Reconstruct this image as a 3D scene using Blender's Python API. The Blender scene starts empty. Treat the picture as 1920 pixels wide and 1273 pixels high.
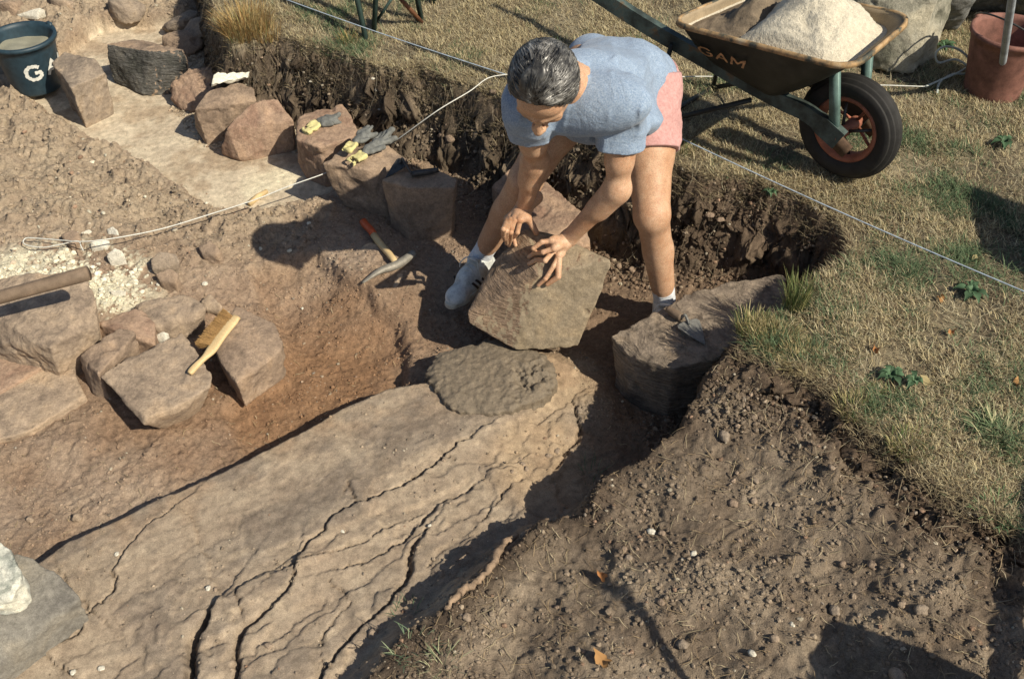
import bpy, bmesh, math, random
import numpy as np
from mathutils import Vector, Matrix
random.seed(7); rng = np.random.default_rng(7)
R = math.radians
SC = bpy.context.scene
COL = SC.collection

# ---------------------------------------------------------------- camera
CAM_H, PITCH, FPX = 2.3, R(43.0), 1867.0
cd = bpy.data.cameras.new("camera"); cam = bpy.data.objects.new("camera", cd); COL.objects.link(cam)
cam.location = (0, 0, CAM_H); cam.rotation_euler = (math.pi/2 - PITCH, 0, 0)
cd.sensor_width = 36.0; cd.lens = 36.0*FPX/1920.0; cd.clip_start = 0.05; cd.clip_end = 500
SC.camera = cam
# ---------------------------------------------------------------- sky and sun
SUN_EL, SUN_AZ = 42.0, 38.0           # the sun stands to the right of and behind the camera
w = bpy.data.worlds.new("World"); SC.world = w; w.use_nodes = True
nt = w.node_tree; bg = nt.nodes["Background"]
sky = nt.nodes.new("ShaderNodeTexSky"); sky.sky_type = 'NISHITA'; sky.sun_disc = False
sky.sun_elevation = R(SUN_EL); sky.sun_rotation = R(90+SUN_AZ); sky.dust_density = 1.2
nt.links.new(sky.outputs[0], bg.inputs[0]); bg.inputs[1].default_value = 0.068
sd = bpy.data.lights.new("sun", 'SUN'); so = bpy.data.objects.new("sun", sd); COL.objects.link(so)
sd.energy = 4.6; sd.angle = R(0.55); sd.color = (1.0, 0.905, 0.74)
to_sun = Vector((math.cos(R(SUN_AZ))*math.cos(R(SUN_EL)), -math.sin(R(SUN_AZ))*math.cos(R(SUN_EL)), math.sin(R(SUN_EL))))
so.rotation_euler = to_sun.to_track_quat('Z', 'Y').to_euler(); so.location = to_sun*8
SC.view_settings.view_transform = 'Standard'; SC.view_settings.look = 'None'
SC.view_settings.exposure = 0.34; SC.view_settings.gamma = 1.0
SC.render.engine = 'CYCLES'

# ---------------------------------------------------------------- helpers
sP, cP = math.sin(PITCH), math.cos(PITCH)
def ray(px, py):
    u = (px-960.0)/FPX; v = (py-636.5)/FPX
    return Vector((u, cP - v*sP, -sP - v*cP))
def P(px, py, z=0.0):
    d = ray(px, py); t = (z-CAM_H)/d.z
    return Vector((0, 0, CAM_H)) + d*t

WL = {}
def link(o, parent=None, loc=(0, 0, 0)):
    COL.objects.link(o)
    if parent is not None:
        pl = WL[parent.name]; o.parent = parent
        o.location = Vector(loc)-pl
    else: o.location = loc
    WL[o.name] = Vector(loc)
    return o
def tag(o, label=None, cat=None, group=None, kind=None):
    if label: o['label'] = label
    if cat: o['category'] = cat
    if group: o['group'] = group
    if kind: o['kind'] = kind
    return o
def empty(name, loc, label, cat, group=None):
    o = bpy.data.objects.new(name, None); o.empty_display_size = .05
    link(o, None, Vector(loc)); tag(o, label, cat, group); return o
def mkmesh(name, V, F, mats, smooth=True, mi=None, col=None):
    """V (n,3) array, F (m,3)/(m,4) array or list of lists"""
    me = bpy.data.meshes.new(name); V = np.asarray(V, dtype=np.float32)
    if isinstance(F, np.ndarray):
        k = F.shape[1]; m = len(F)
        me.vertices.add(len(V)); me.vertices.foreach_set('co', V.ravel())
        me.loops.add(m*k); me.loops.foreach_set('vertex_index', F.astype(np.int32).ravel())
        me.polygons.add(m); me.polygons.foreach_set('loop_start', np.arange(0, m*k, k, dtype=np.int32))
        try: me.polygons.foreach_set('loop_total', np.full(m, k, dtype=np.int32))
        except Exception: pass
    else:
        me.from_pydata([tuple(v) for v in V], [], [tuple(f) for f in F])
    me.update(calc_edges=True)
    if not isinstance(mats, (list, tuple)): mats = [mats]
    for m_ in mats: me.materials.append(m_)
    if mi is not None: me.polygons.foreach_set('material_index', np.asarray(mi, dtype=np.int32))
    me.polygons.foreach_set('use_smooth', np.full(len(me.polygons), smooth, dtype=bool))
    if col is not None:
        a = me.color_attributes.new('Col', 'FLOAT_COLOR', 'POINT')
        c = np.ones((len(V), 4), dtype=np.float32); c[:, :3] = col
        a.data.foreach_set('color', c.ravel())
    me.validate(); me.update()
    return me
def obj(name, V, F, mats, parent=None, loc=None, smooth=True, mi=None, col=None):
    V = np.asarray(V, dtype=np.float32)
    if loc is None:
        if parent is not None: loc = WL[parent.name]
        else:
            mn, mx = V.min(0), V.max(0); loc = ((mn[0]+mx[0])/2, (mn[1]+mx[1])/2, mn[2])
    loc = Vector([float(c) for c in loc])
    me = mkmesh(name, V-np.array(loc, dtype=np.float32), F, mats, smooth, mi, col)
    o = bpy.data.objects.new(name, me); return link(o, parent, loc)

# noise ---------------------------------------------------------
def _hash(ix, iy, iz, s):
    h = (ix*374761393 + iy*668265263 + iz*2147483647 + s*974634777) & 0xffffffff
    h = ((h ^ (h >> 13))*1274126177) & 0xffffffff
    h = (h ^ (h >> 16)) & 0xffffffff
    h = (h*2246822519) & 0xffffffff
    return ((h >> 8) & 0xffff).astype(np.float32)/32767.5 - 1.0
def vnoise(p, s=0):
    """value noise, p (...,3) -> -1..1"""
    i = np.floor(p).astype(np.int64); f = (p-i).astype(np.float32); f = f*f*f*(f*(f*6-15)+10)
    x, y, z = i[..., 0], i[..., 1], i[..., 2]; fx, fy, fz = f[..., 0], f[..., 1], f[..., 2]
    r = 0
    for dx in (0, 1):
        wx = fx if dx else 1-fx
        for dy in (0, 1):
            wy = fy if dy else 1-fy
            for dz in (0, 1):
                wz = fz if dz else 1-fz
                r = r + _hash(x+dx, y+dy, z+dz, s)*wx*wy*wz
    return r
def vnoise2(x, y, s=0):
    ix = np.floor(x).astype(np.int64); iy = np.floor(y).astype(np.int64)
    fx = (x-ix).astype(np.float32); fy = (y-iy).astype(np.float32)
    fx = fx*fx*fx*(fx*(fx*6-15)+10); fy = fy*fy*fy*(fy*(fy*6-15)+10); z = np.zeros_like(ix)
    return (_hash(ix, iy, z, s)*(1-fx)*(1-fy)+_hash(ix+1, iy, z, s)*fx*(1-fy)
            + _hash(ix, iy+1, z, s)*(1-fx)*fy+_hash(ix+1, iy+1, z, s)*fx*fy)
def fbm2(x, y, sc, o=4, s=0, g=.5, rot=True):
    r = 0; a = 1; t = 0
    for k in range(o):
        c, n = math.cos(.7*k+.3), math.sin(.7*k+.3)
        r = r + a*vnoise2((x*c-y*n)*sc+17.3*k, (x*n+y*c)*sc-9.1*k, s+k); t += a; a *= g; sc *= 2.03
    return r/t
def fbm3(p, sc, o=3, s=0, g=.5):
    r = 0; a = 1; t = 0
    for k in range(o):
        r = r + a*vnoise(p*sc+13.7*k, s+k); t += a; a *= g; sc *= 2.03
    return r/t
def sstep(a, b, x):
    t = np.clip((x-a)/(b-a), 0, 1); return t*t*(3-2*t)

# signed distance volumes ---------------------------------------
class Vol:
    def __init__(s, lo, hi, h):
        s.h = h; s.lo = np.array(lo, float); n = np.ceil((np.array(hi)-s.lo)/h).astype(int)+1
        s.n = n; s.F = np.full(n, 1.0, dtype=np.float32)
    def box(s, lo, hi):
        a = np.clip(np.floor((np.array(lo)-s.lo)/s.h).astype(int), 0, s.n); b = np.clip(np.ceil((np.array(hi)-s.lo)/s.h).astype(int)+1, 0, s.n)
        sl = tuple(slice(a[i], b[i]) for i in range(3))
        ax = [(s.lo[i]+s.h*np.arange(a[i], b[i])).astype(np.float32) for i in range(3)]
        X = np.stack(np.meshgrid(*ax, indexing='ij'), -1)
        return sl, X
    def put(s, lo, hi, fn, k, op='u'):
        sl, X = s.box(lo, hi)
        if X.size == 0: return
        d = fn(X); a = s.F[sl]
        if op == 'u':
            hh = np.clip(.5+.5*(a-d)/k, 0, 1); s.F[sl] = a*(1-hh)+d*hh-k*hh*(1-hh)
        else:
            d = -d; hh = np.clip(.5-.5*(a-d)/k, 0, 1); s.F[sl] = a*(1-hh)+d*hh+k*hh*(1-hh)
    def cap(s, a, b, ra, rb, k=.015, op='u', sq=None):
        a = np.array(a, float); b = np.array(b, float); m = max(ra, rb)*(1 if sq is None else max(1, sq[1]))+k+3*s.h
        lo = np.minimum(a, b)-m; hi = np.maximum(a, b)+m; ab = b-a; L2 = max(ab@ab, 1e-9)
        def fn(X):
            q = (X-a).astype(np.float32)
            t = np.clip((q@ab.astype(np.float32))/L2, 0, 1)[..., None]
            e = q-t*ab.astype(np.float32)
            if sq is not None:
                n = np.array(sq[0], dtype=np.float32); n /= np.linalg.norm(n)
                e = e+(e@n)[..., None]*n*(1/sq[1]-1)
            return np.sqrt((e*e).sum(-1))-(ra+(rb-ra)*t[..., 0])
        s.put(lo, hi, fn, k, op)
    def ell(s, c, rad, ax=None, k=.015, op='u'):
        c = np.array(c, float); rad = np.array(rad, dtype=np.float32); m = rad.max()+k+3*s.h
        A = np.eye(3, dtype=np.float32) if ax is None else np.array([list(v) for v in ax], dtype=np.float32)
        def fn(X):
            q = (X-c).astype(np.float32)@A.T
            k0 = np.sqrt(((q/rad)**2).sum(-1)); k1 = np.sqrt(((q/rad**2)**2).sum(-1))+1e-6
            return k0*(k0-1)/k1
        s.put(c-m, c+m, fn, k, op)
    def bx(s, c, half, ax=None, r=.01, k=.01, op='u'):
        c = np.array(c, float); hf = np.array(half, dtype=np.float32); m = np.linalg.norm(hf)+k+3*s.h+r
        A = np.eye(3, dtype=np.float32) if ax is None else np.array([list(v) for v in ax], dtype=np.float32)
        def fn(X):
            q = np.abs((X-c).astype(np.float32)@A.T)-hf+r
            return np.sqrt((np.maximum(q, 0)**2).sum(-1))+np.minimum(q.max(-1), 0)-r
        s.put(c-m, c+m, fn, k, op)
    def pts(s):
        ax = [(s.lo[i]+s.h*np.arange(s.n[i])).astype(np.float32) for i in range(3)]
        return np.stack(np.meshgrid(*ax, indexing='ij'), -1)
    def mesh(s):
        F = s.F; I = F < 0; n = s.n-1
        cor = [(i, j, k) for i in (0, 1) for j in (0, 1) for k in (0, 1)]
        cnt = sum(I[i:n[0]+i, j:n[1]+j, k:n[2]+k].astype(np.int8) for i, j, k in cor)
        act = np.argwhere((cnt > 0) & (cnt < 8)); idx = -np.ones(n, dtype=np.int64); idx[tuple(act.T)] = np.arange(len(act))
        acc = np.zeros((len(act), 3)); c = np.zeros(len(act))
        val = {q: F[act[:, 0]+q[0], act[:, 1]+q[1], act[:, 2]+q[2]] for q in cor}
        for q in cor:
            for ax in range(3):
                if q[ax] == 0:
                    r = list(q); r[ax] = 1; r = tuple(r); a, b = val[q], val[r]
                    m = (a < 0) != (b < 0); t = np.where(m, a/np.where(m, a-b, 1), 0)
                    p = np.tile(np.array(q, float), (len(act), 1)); p[:, ax] = t
                    acc[m] += p[m]; c[m] += 1
        V = s.lo+s.h*(act+acc/np.maximum(c, 1)[:, None]); Q = []
        for ax in range(3):
            o1, o2 = [(1, 2), (2, 0), (0, 1)][ax]
            sa = [slice(1, n[i]) for i in range(3)]; sb = list(sa); sa[ax] = slice(0, n[ax]); sb[ax] = slice(1, n[ax]+1)
            A = I[tuple(sa)]; B = I[tuple(sb)]; e = np.argwhere(A != B)
            if len(e) == 0: continue
            off = np.ones(3, int); off[ax] = 0; g = e+off
            def cell(d1, d2):
                h = g.copy(); h[:, o1] -= d1; h[:, o2] -= d2; return idx[tuple(h.T)]
            q = np.stack([cell(1, 1), cell(0, 1), cell(0, 0), cell(1, 0)], -1)
            fl = ~A[tuple(e.T)]; q[fl] = q[fl][:, ::-1]; Q.append(q)
        return V, np.concatenate(Q)

# small mesh helpers --------------------------------------------
def tube(pts, rad, seg=8, cap=True):
    pts = [Vector(p) for p in pts]; n = len(pts); rad = rad if hasattr(rad, '__len__') else [rad]*n
    V = []; F = []; up = None
    for i, p in enumerate(pts):
        t = (pts[min(i+1, n-1)]-pts[max(i-1, 0)]).normalized()
        if up is None: up = Vector((0, 0, 1)) if abs(t.z) < .9 else Vector((1, 0, 0))
        s = t.cross(up).normalized(); up = s.cross(t).normalized()
        for k in range(seg):
            a = 2*math.pi*k/seg; V.append(p+(s*math.cos(a)+up*math.sin(a))*rad[i])
    for i in range(n-1):
        for k in range(seg):
            a = i*seg+k; b = i*seg+(k+1) % seg; F.append([a, b, b+seg, a+seg])
    if cap: F.append(list(range(seg))[::-1]); F.append([(n-1)*seg+k for k in range(seg)])
    return V, F
def merge(*parts):
    V = []; F = []
    for v, f in parts:
        o = len(V); V += [tuple(x) for x in v]; F += [[i+o for i in g] for g in f]
    return V, F
def spline(pts, n=8):
    pts = [Vector(p) for p in pts]; out = []
    for i in range(len(pts)-1):
        p0 = pts[max(i-1, 0)]; p1 = pts[i]; p2 = pts[i+1]; p3 = pts[min(i+2, len(pts)-1)]
        for k in range(n):
            t = k/n; out.append(.5*((2*p1)+(p2-p0)*t+(2*p0-5*p1+4*p2-p3)*t*t+(3*p1-p0-3*p2+p3)*t**3))
    out.append(pts[-1]); return out
def barbox(a, b, wd, th, up=(0, 0, 1)):
    a, b, up = Vector(a), Vector(b), Vector(up); t = (b-a).normalized(); s = t.cross(up).normalized()*wd/2; u = s.cross(t).normalized()*th/2
    V = [a-s-u, a+s-u, a+s+u, a-s+u, b-s-u, b+s-u, b+s+u, b-s+u]
    return V, [[3, 2, 1, 0], [4, 5, 6, 7], [0, 1, 5, 4], [1, 2, 6, 5], [2, 3, 7, 6], [3, 0, 4, 7]]
def lathe(prof, c, seg=40, ax=(0, 0, 1)):
    ax = Vector(ax).normalized(); s = ax.orthogonal().normalized(); t = ax.cross(s); c = Vector(c); V = []; F = []
    for r, z in prof:
        for k in range(seg):
            a = 2*math.pi*k/seg; V.append(c+ax*z+(s*math.cos(a)+t*math.sin(a))*r)
    for i in range(len(prof)-1):
        for k in range(seg):
            a = i*seg+k; b = i*seg+(k+1) % seg; F.append([a, b, b+seg, a+seg])
    return V, F
GLYPH = {'G': [[(.95, .85), (.7, 1), (.3, 1), (0, .75), (0, .25), (.3, 0), (.75, 0), (1, .22), (1, .48), (.58, .48)]],
         'A': [[(0, 0), (.5, 1), (1, 0)], [(.2, .36), (.8, .36)]],
         'M': [[(0, 0), (0, 1), (.5, .35), (1, 1), (1, 0)]]}
def letters(word, fn, wd, ht, gap, th):
    """strokes laid on a surface: fn(u,v)->point"""
    parts = []; x = 0
    for ch in word:
        for st in GLYPH[ch]:
            P2 = []
            for i in range(len(st)-1):
                n = 6
                for k in range(n+(i == len(st)-2)):
                    P2.append(Vector((st[i][0]+(st[i+1][0]-st[i][0])*k/n, st[i][1]+(st[i+1][1]-st[i][1])*k/n)))
            V = []; F = []
            for i, p in enumerate(P2):
                a = P2[max(i-1, 0)]; b = P2[min(i+1, len(P2)-1)]
                d = Vector(((b.x-a.x)*wd, (b.y-a.y)*ht)).normalized(); nn = Vector((-d.y, d.x))*th/2*(1+.18*math.sin(i*1.7+x*40))
                for s_ in (-1, 1): V.append(fn(x+p.x*wd+s_*nn.x, p.y*ht+s_*nn.y))
                if i: F.append([2*i-2, 2*i, 2*i+1, 2*i-1])
            parts.append((V, F))
        x += wd+gap
    return merge(*parts)

# ---------------------------------------------------------------- materials
def _new(name):
    m = bpy.data.materials.new(name); m.use_nodes = True; n = m.node_tree
    return m, n, n.nodes['Principled BSDF']
def _noise(n, sc, det=4, dist=0, rough=.6, vec=None, aniso=None):
    tc = n.nodes.new('ShaderNodeTexCoord'); no = n.nodes.new('ShaderNodeTexNoise')
    no.inputs['Scale'].default_value = sc; no.inputs['Detail'].default_value = det
    no.inputs['Roughness'].default_value = rough; no.inputs['Distortion'].default_value = dist
    if aniso is not None:
        mp = n.nodes.new('ShaderNodeMapping'); mp.inputs['Scale'].default_value = aniso[0]; mp.inputs['Rotation'].default_value = aniso[1]
        n.links.new(tc.outputs['Object'], mp.inputs[0]); n.links.new(mp.outputs[0], no.inputs[0])
    else: n.links.new(tc.outputs['Object'], no.inputs[0])
    return no.outputs[0]
def _ramp(n, fac, stops):
    r = n.nodes.new('ShaderNodeValToRGB'); e = r.color_ramp.elements
    while len(e) < len(stops): e.new(.5)
    for el, (p, c) in zip(e, stops):
        el.position = p; el.color = (*c, 1) if hasattr(c, '__len__') else (c, c, c, 1)
    n.links.new(fac, r.inputs[0]); return r.outputs[0]
def _mul(n, a, b, fac=1.0, mode='MULTIPLY'):
    m = n.nodes.new('ShaderNodeMixRGB'); m.blend_type = mode; m.inputs[0].default_value = fac
    for s, v in ((1, a), (2, b)):
        if hasattr(v, 'default_value') or hasattr(v, 'links'): n.links.new(v, m.inputs[s])
        else: m.inputs[s].default_value = (*v, 1)
    return m.outputs[0]
def _bump(n, bs, hs, st, dist=.005):
    prev = None
    for h, s, d in hs:
        b = n.nodes.new('ShaderNodeBump'); b.inputs['Strength'].default_value = s; b.inputs['Distance'].default_value = d
        n.links.new(h, b.inputs['Height'])
        if prev is not None: n.links.new(prev, b.inputs['Normal'])
        prev = b.outputs[0]
    n.links.new(prev, bs.inputs['Normal'])
def simple(name, col, rough=.7, metal=0, vary=.25, sc=30, bump=.3, bd=.002, spec=.4, stops=None, aniso=None, fine=400):
    m, n, b = _new(name)
    f = _noise(n, sc, 5, aniso=aniso)
    if stops: c = _ramp(n, f, stops)
    else: c = _mul(n, col, _ramp(n, f, [(.3, 1-vary), (.7, 1+vary*.6)]))
    g = _noise(n, fine, 2)
    c = _mul(n, c, _ramp(n, g, [(.3, .8), (.7, 1.18)]))
    n.links.new(c, b.inputs['Base Color']); b.inputs['Roughness'].default_value = rough; b.inputs['Metallic'].default_value = metal
    b.inputs['Specular IOR Level'].default_value = spec
    _bump(n, b, [(f, bump, bd), (g, bump, bd*.25)], 1)
    return m
def ground_mat(name, bump=.8, rough=.95, coarse=60):
    m, n, b = _new(name)
    at = n.nodes.new('ShaderNodeAttribute'); at.attribute_name = 'Col'
    f1 = _noise(n, coarse, 6, rough=.7); f2 = _noise(n, 350, 3, rough=.7); f3 = _noise(n, 9, 4)
    c = _mul(n, at.outputs['Color'], _ramp(n, f1, [(.3, .66), (.5, .98), (.72, 1.32)]))
    c = _mul(n, c, _ramp(n, f2, [(.3, .72), (.68, 1.3)]))
    c = _mul(n, c, _ramp(n, f3, [(.3, (.86, .84, .82)), (.7, (1.1, 1.12, 1.1))]))
    vo = n.nodes.new('ShaderNodeTexVoronoi'); vo.inputs['Scale'].default_value = 75; tc = n.nodes.new('ShaderNodeTexCoord'); n.links.new(tc.outputs['Object'], vo.inputs[0])
    gr = _ramp(n, vo.outputs['Distance'], [(.05, 1), (.16, 0)]); sp = n.nodes.new('ShaderNodeSeparateColor'); n.links.new(vo.outputs['Color'], sp.inputs[0])
    pk = _ramp(n, sp.outputs[0], [(.86, 0), (.9, 1)]); k = _mul(n, gr, pk)
    mx = n.nodes.new('ShaderNodeMixRGB'); n.links.new(k, mx.inputs[0]); n.links.new(c, mx.inputs[1]); mx.inputs[2].default_value = (.55, .45, .34, 1)
    n.links.new(mx.outputs[0], b.inputs['Base Color']); b.inputs['Roughness'].default_value = rough; b.inputs['Specular IOR Level'].default_value = .15
    _bump(n, b, [(f1, bump, .008), (f2, bump, .0025)], 1)
    return m
def stone_mat(name, col, dark=(.6, .6, .62), sc=7, strata=0.0, rot=(0, 0, 0), bump=.6, spots=True):
    m, n, b = _new(name)
    f1 = _noise(n, sc, 5, .6); f2 = _noise(n, 45, 5, rough=.7); f3 = _noise(n, 420, 2)
    c = _mul(n, col, _ramp(n, f1, [(.35, dark), (.5, .95), (.68, (1.15, 1.1, 1.02))]))
    c = _mul(n, c, _ramp(n, f2, [(.3, .76), (.7, 1.22)])); c = _mul(n, c, _ramp(n, f3, [(.3, .8), (.7, 1.2)]))
    f6 = _noise(n, 110, 4, rough=.75); c = _mul(n, c, _ramp(n, f6, [(.3, .8), (.7, 1.2)])); hs = [(f1, bump*.5, .012), (f2, bump, .009), (f6, bump, .004), (f3, bump, .0012)]
    if strata:
        f4 = _noise(n, 16, 4, .8, aniso=((1, 1, 9), rot)); c = _mul(n, c, _ramp(n, f4, [(.35, 1-strata), (.6, 1.05)])); hs.append((f4, .9, .012*strata*2))
    if spots:
        f5 = _noise(n, 28, 3); k = _ramp(n, f5, [(.75, 0), (.78, .6)])
        mx = n.nodes.new('ShaderNodeMixRGB'); n.links.new(k, mx.inputs[0]); n.links.new(c, mx.inputs[1]); mx.inputs[2].default_value = (.55, .5, .38, 1); c = mx.outputs[0]
    n.links.new(c, b.inputs['Base Color']); b.inputs['Roughness'].default_value = .95; b.inputs['Specular IOR Level'].default_value = .2
    _bump(n, b, hs, 1); return m
def attr_mat(name, rough=.8, trans=.0, spec=.2):
    m, n, b = _new(name); at = n.nodes.new('ShaderNodeAttribute'); at.attribute_name = 'Col'
    n.links.new(at.outputs['Color'], b.inputs['Base Color']); b.inputs['Roughness'].default_value = rough; b.inputs['Specular IOR Level'].default_value = spec
    if trans:
        t = n.nodes.new('ShaderNodeBsdfTranslucent'); n.links.new(at.outputs['Color'], t.inputs[0]); mx = n.nodes.new('ShaderNodeMixShader'); mx.inputs[0].default_value = trans
        n.links.new(b.outputs[0], mx.inputs[1]); n.links.new(t.outputs[0], mx.inputs[2]); n.links.new(mx.outputs[0], n.nodes['Material Output'].inputs[0])
    return m
# ================================================================ TERRAIN
def axis(a, b, step, far):
    xs = list(np.arange(a, b, step)); s = step; v = xs[-1]
    while v < far: s *= 1.25; v += s; xs.append(v)
    s = step; v = xs[0]; pre = []
    while v > -far: s *= 1.25; v -= s; pre.append(v)
    return np.array(pre[::-1]+xs)
gx = axis(-2.75, 2.75, .0052, 40); gy = axis(.95, 5.2, .0052, 40)
GX, GY = np.meshgrid(gx, gy); GX = GX.astype(np.float32); GY = GY.astype(np.float32)
def w2(l, z=None):
    return np.array([[P(*p)[0], P(*p)[1]] if len(p) == 3 else p for p in l])
def sdist(poly, X, Y):
    """signed distance, >0 inside"""
    n = len(poly); d = np.full(X.shape, 1e9, dtype=np.float32); ins = np.zeros(X.shape, dtype=bool)
    for i in range(n):
        ax, ay = poly[i]; bx, by = poly[(i+1) % n]; ex, ey = bx-ax, by-ay
        wx = X-ax; wy = Y-ay; t = np.clip((wx*ex+wy*ey)/(ex*ex+ey*ey+1e-12), 0, 1)
        d = np.minimum(d, (wx-ex*t)**2+(wy-ey*t)**2)
        c = ((ay > Y) != (by > Y)) & (X < (bx-ax)*(Y-ay)/(by-ay+1e-12)+ax); ins ^= c
    d = np.sqrt(d); return np.where(ins, d, -d)
def idw(ctrl, X, Y, p=1.6):
    """ctrl: list of (x,y,val)"""
    num = 0; den = 0
    for x, y, v in ctrl:
        q = 1/((X-x)**2+(Y-y)**2+.004)**p; num = num+q*v; den = den+q
    return (num/den).astype(np.float32)
def pc(l): return [(P(a, b, z)[0], P(a, b, z)[1], z) for a, b, z in l]
TURF = np.vstack([w2([(340, -330, .3), (385, -60, .3), (398, 40, .3), (430, 88, .3), (520, 82, .3), (615, 100, .31), (700, 128, .32), (790, 138, .33), (880, 165, .33), (955, 190, .34),
    (1030, 225, .34), (1110, 250, .34), (1200, 285, .35), (1270, 318, .35), (1330, 345, .35), (1420, 350, .35), (1490, 372, .35), (1560, 425, .34), (1590, 465, .34), (1560, 510, .34), (1500, 560, .33),
    (1440, 600, .32), (1385, 640, .31), (1400, 665, .31), (1470, 695, .32), (1545, 735, .32), (1600, 775, .32), (1640, 830, .33), (1720, 880, .33), (1770, 930, .33), (1850, 975, .33), (1930, 1010, .33), (2150, 1080, .33)]),
    np.array([[6, .8], [60, .5], [60, 60], [-8, 60]])])
BANK = np.vstack([w2([(1480, 600, .3), (1385, 655, .3), (1335, 705, .27), (1285, 765, .25), (1235, 830, .22), (1195, 868, .2), (1130, 895, .18), (1112, 935, .17), (1100, 975, .16), (1010, 985, .15), (960, 1035, .14), (900, 1090, .13), (850, 1150, .12), (780, 1195, .1), (690, 1290, .1), (600, 1420, .1)]),
    np.array([[-.6, -1], [-.6, -60], [60, -60], [60, 3.0], [2.5, 2.6]])])
LEDGE = np.vstack([w2([(60, 1062, 0), (130, 1012, 0), (220, 975, 0), (300, 932, 0), (400, 890, 0), (480, 850, 0), (560, 812, 0), (640, 765, 0), (730, 727, 0), (800, 715, 0), (870, 670, 0), (1000, 650, 0), (1080, 680, 0), (1095, 735, 0), (1075, 800, 0),
    (1090, 850, 0), (1090, 930, 0), (1000, 1020, 0), (900, 1150, 0), (800, 1290, 0)]), np.array([[-.2, .5], [-.2, -60], [-60, -60], [-60, -1.0], [-5, .4]]), w2([(-250, 1230, 0)])])
SLAB = w2([(50, 178, .0), (110, 110, -.04), (190, 60, -.06), (330, 50, -.06), (410, 110, -.06), (490, 165, -.06), (545, 225, -.06), (600, 262, -.06), (650, 330, -.06), (610, 372, -.06), (520, 392, -.03), (415, 396, -.01), (345, 345, .0), (265, 292, .0), (160, 240, .0)])
HOLLOW = w2([(470, 520, -.06), (530, 505, -.06), (595, 492, -.06), (660, 545, -.06), (705, 580, -.06), (745, 600, -.06), (760, 650, -.06), (740, 730, -.06), (600, 800, -.06), (470, 860, -.06), (420, 760, -.06), (540, 690, -.06), (540, 620, -.06)])
FLOORC = pc([(100, 250, -.005), (230, 310, -.01), (360, 380, -.02), (200, 450, .05), (60, 420, .06), (400, 440, .0), (500, 420, -.03), (550, 600, -.09), (650, 680, -.1), (300, 880, -.075), (50, 980, -.085), (50, 800, -.05), (600, 440, -.02), (700, 500, -.0),
    (850, 450, -.05), (880, 600, -.1), (1000, 300, -.05), (1100, 500, -.05), (1250, 600, -.02), (1400, 500, .03), (1450, 470, .08), (1200, 750, -.09), (1120, 680, -.07), (1150, 820, -.06), (120, 15, .03), (300, 20, .0), (30, 180, -.02), (-200, 300, .05), (-200, 800, 0), (450, 750, -.08), (700, 250, -.06), (1300, 420, .1), (1370, 430, .12)])
BANKC = pc([(1400, 720, .29), (1300, 900, .23), (1180, 960, .18), (1050, 1040, .15), (900, 1200, .12), (1500, 1100, .25), (1800, 1100, .31), (1900, 1250, .3), (1700, 950, .31), (1200, 1250, .18), (1550, 850, .29), (700, 1350, .09), (1400, 1000, .22)])
TURFC = pc([(400, 30, .3), (700, 60, .33), (900, 120, .34), (1250, 250, .37), (1600, 320, .4), (1450, 200, .4), (1850, 200, .4), (1850, 600, .38), (1600, 600, .36), (1450, 620, .33), (1700, 850, .35), (1900, 900, .35), (1550, 420, .36)])
WALLW = pc([(500, 100, .10), (700, 180, .09), (900, 230, .09), (1100, 280, .09), (1300, 330, .16), (1450, 380, .22), (1560, 480, .12), (1420, 620, .05), (1500, 720, .12), (1700, 900, .1), (400, 50, .06)])
ne = fbm2(GX, GY, 9, 4, 11)*.022+fbm2(GX, GY, 45, 3, 15)*.008
sT = sdist(TURF, GX, GY)+ne*1.6
sB = sdist(BANK, GX, GY)+ne*.9
sL = sdist(LEDGE, GX, GY)+ne*.25
sS = sdist(SLAB, GX, GY)+ne*.6
sH = sdist(HOLLOW, GX, GY)+ne*.8
zF = idw(FLOORC, GX, GY); zB = idw(BANKC, GX, GY); zT = idw(TURFC, GX, GY); wW = idw(WALLW, GX, GY)
n1 = fbm2(GX, GY, 3.5, 5, 21); n2 = fbm2(GX, GY, 14, 4, 31, .6); n3 = fbm2(GX, GY, 60, 3, 41, .6)
def clods(sc, s, amp, dens):
    """rounded lumps"""
    v = vnoise2(GX*sc, GY*sc, s)*.6+vnoise2(GX*sc*1.7+5, GY*sc*1.7, s+1)*.4
    return np.clip(v-dens, 0, 1)**.7*amp
cl = clods(38, 51, .012, .3)+clods(75, 55, .006, .32)
# floor
z = zF+n1*.02+n2*.012+n3*.004+cl*.8
hol = sstep(-.03, .015, sH); z = z-hol*.042-hol*cl*.4
leftrub = sstep(-.02, .05, -sS)*sstep(2.75, 3.2, GY)*sstep(-.6, -.95, GX)
rdg = 1-np.abs(fbm2(GX, GY, 7, 4, 25, .55))*2.2; z = z+leftrub*(np.clip(rdg, 0, 1)**2*.034+n2*.016+n3*.004)
# slab
mS = sstep(-.018, .004, sS); z = z*(1-mS)+(-.062+n1*.006+n3*.0012)*mS
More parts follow.
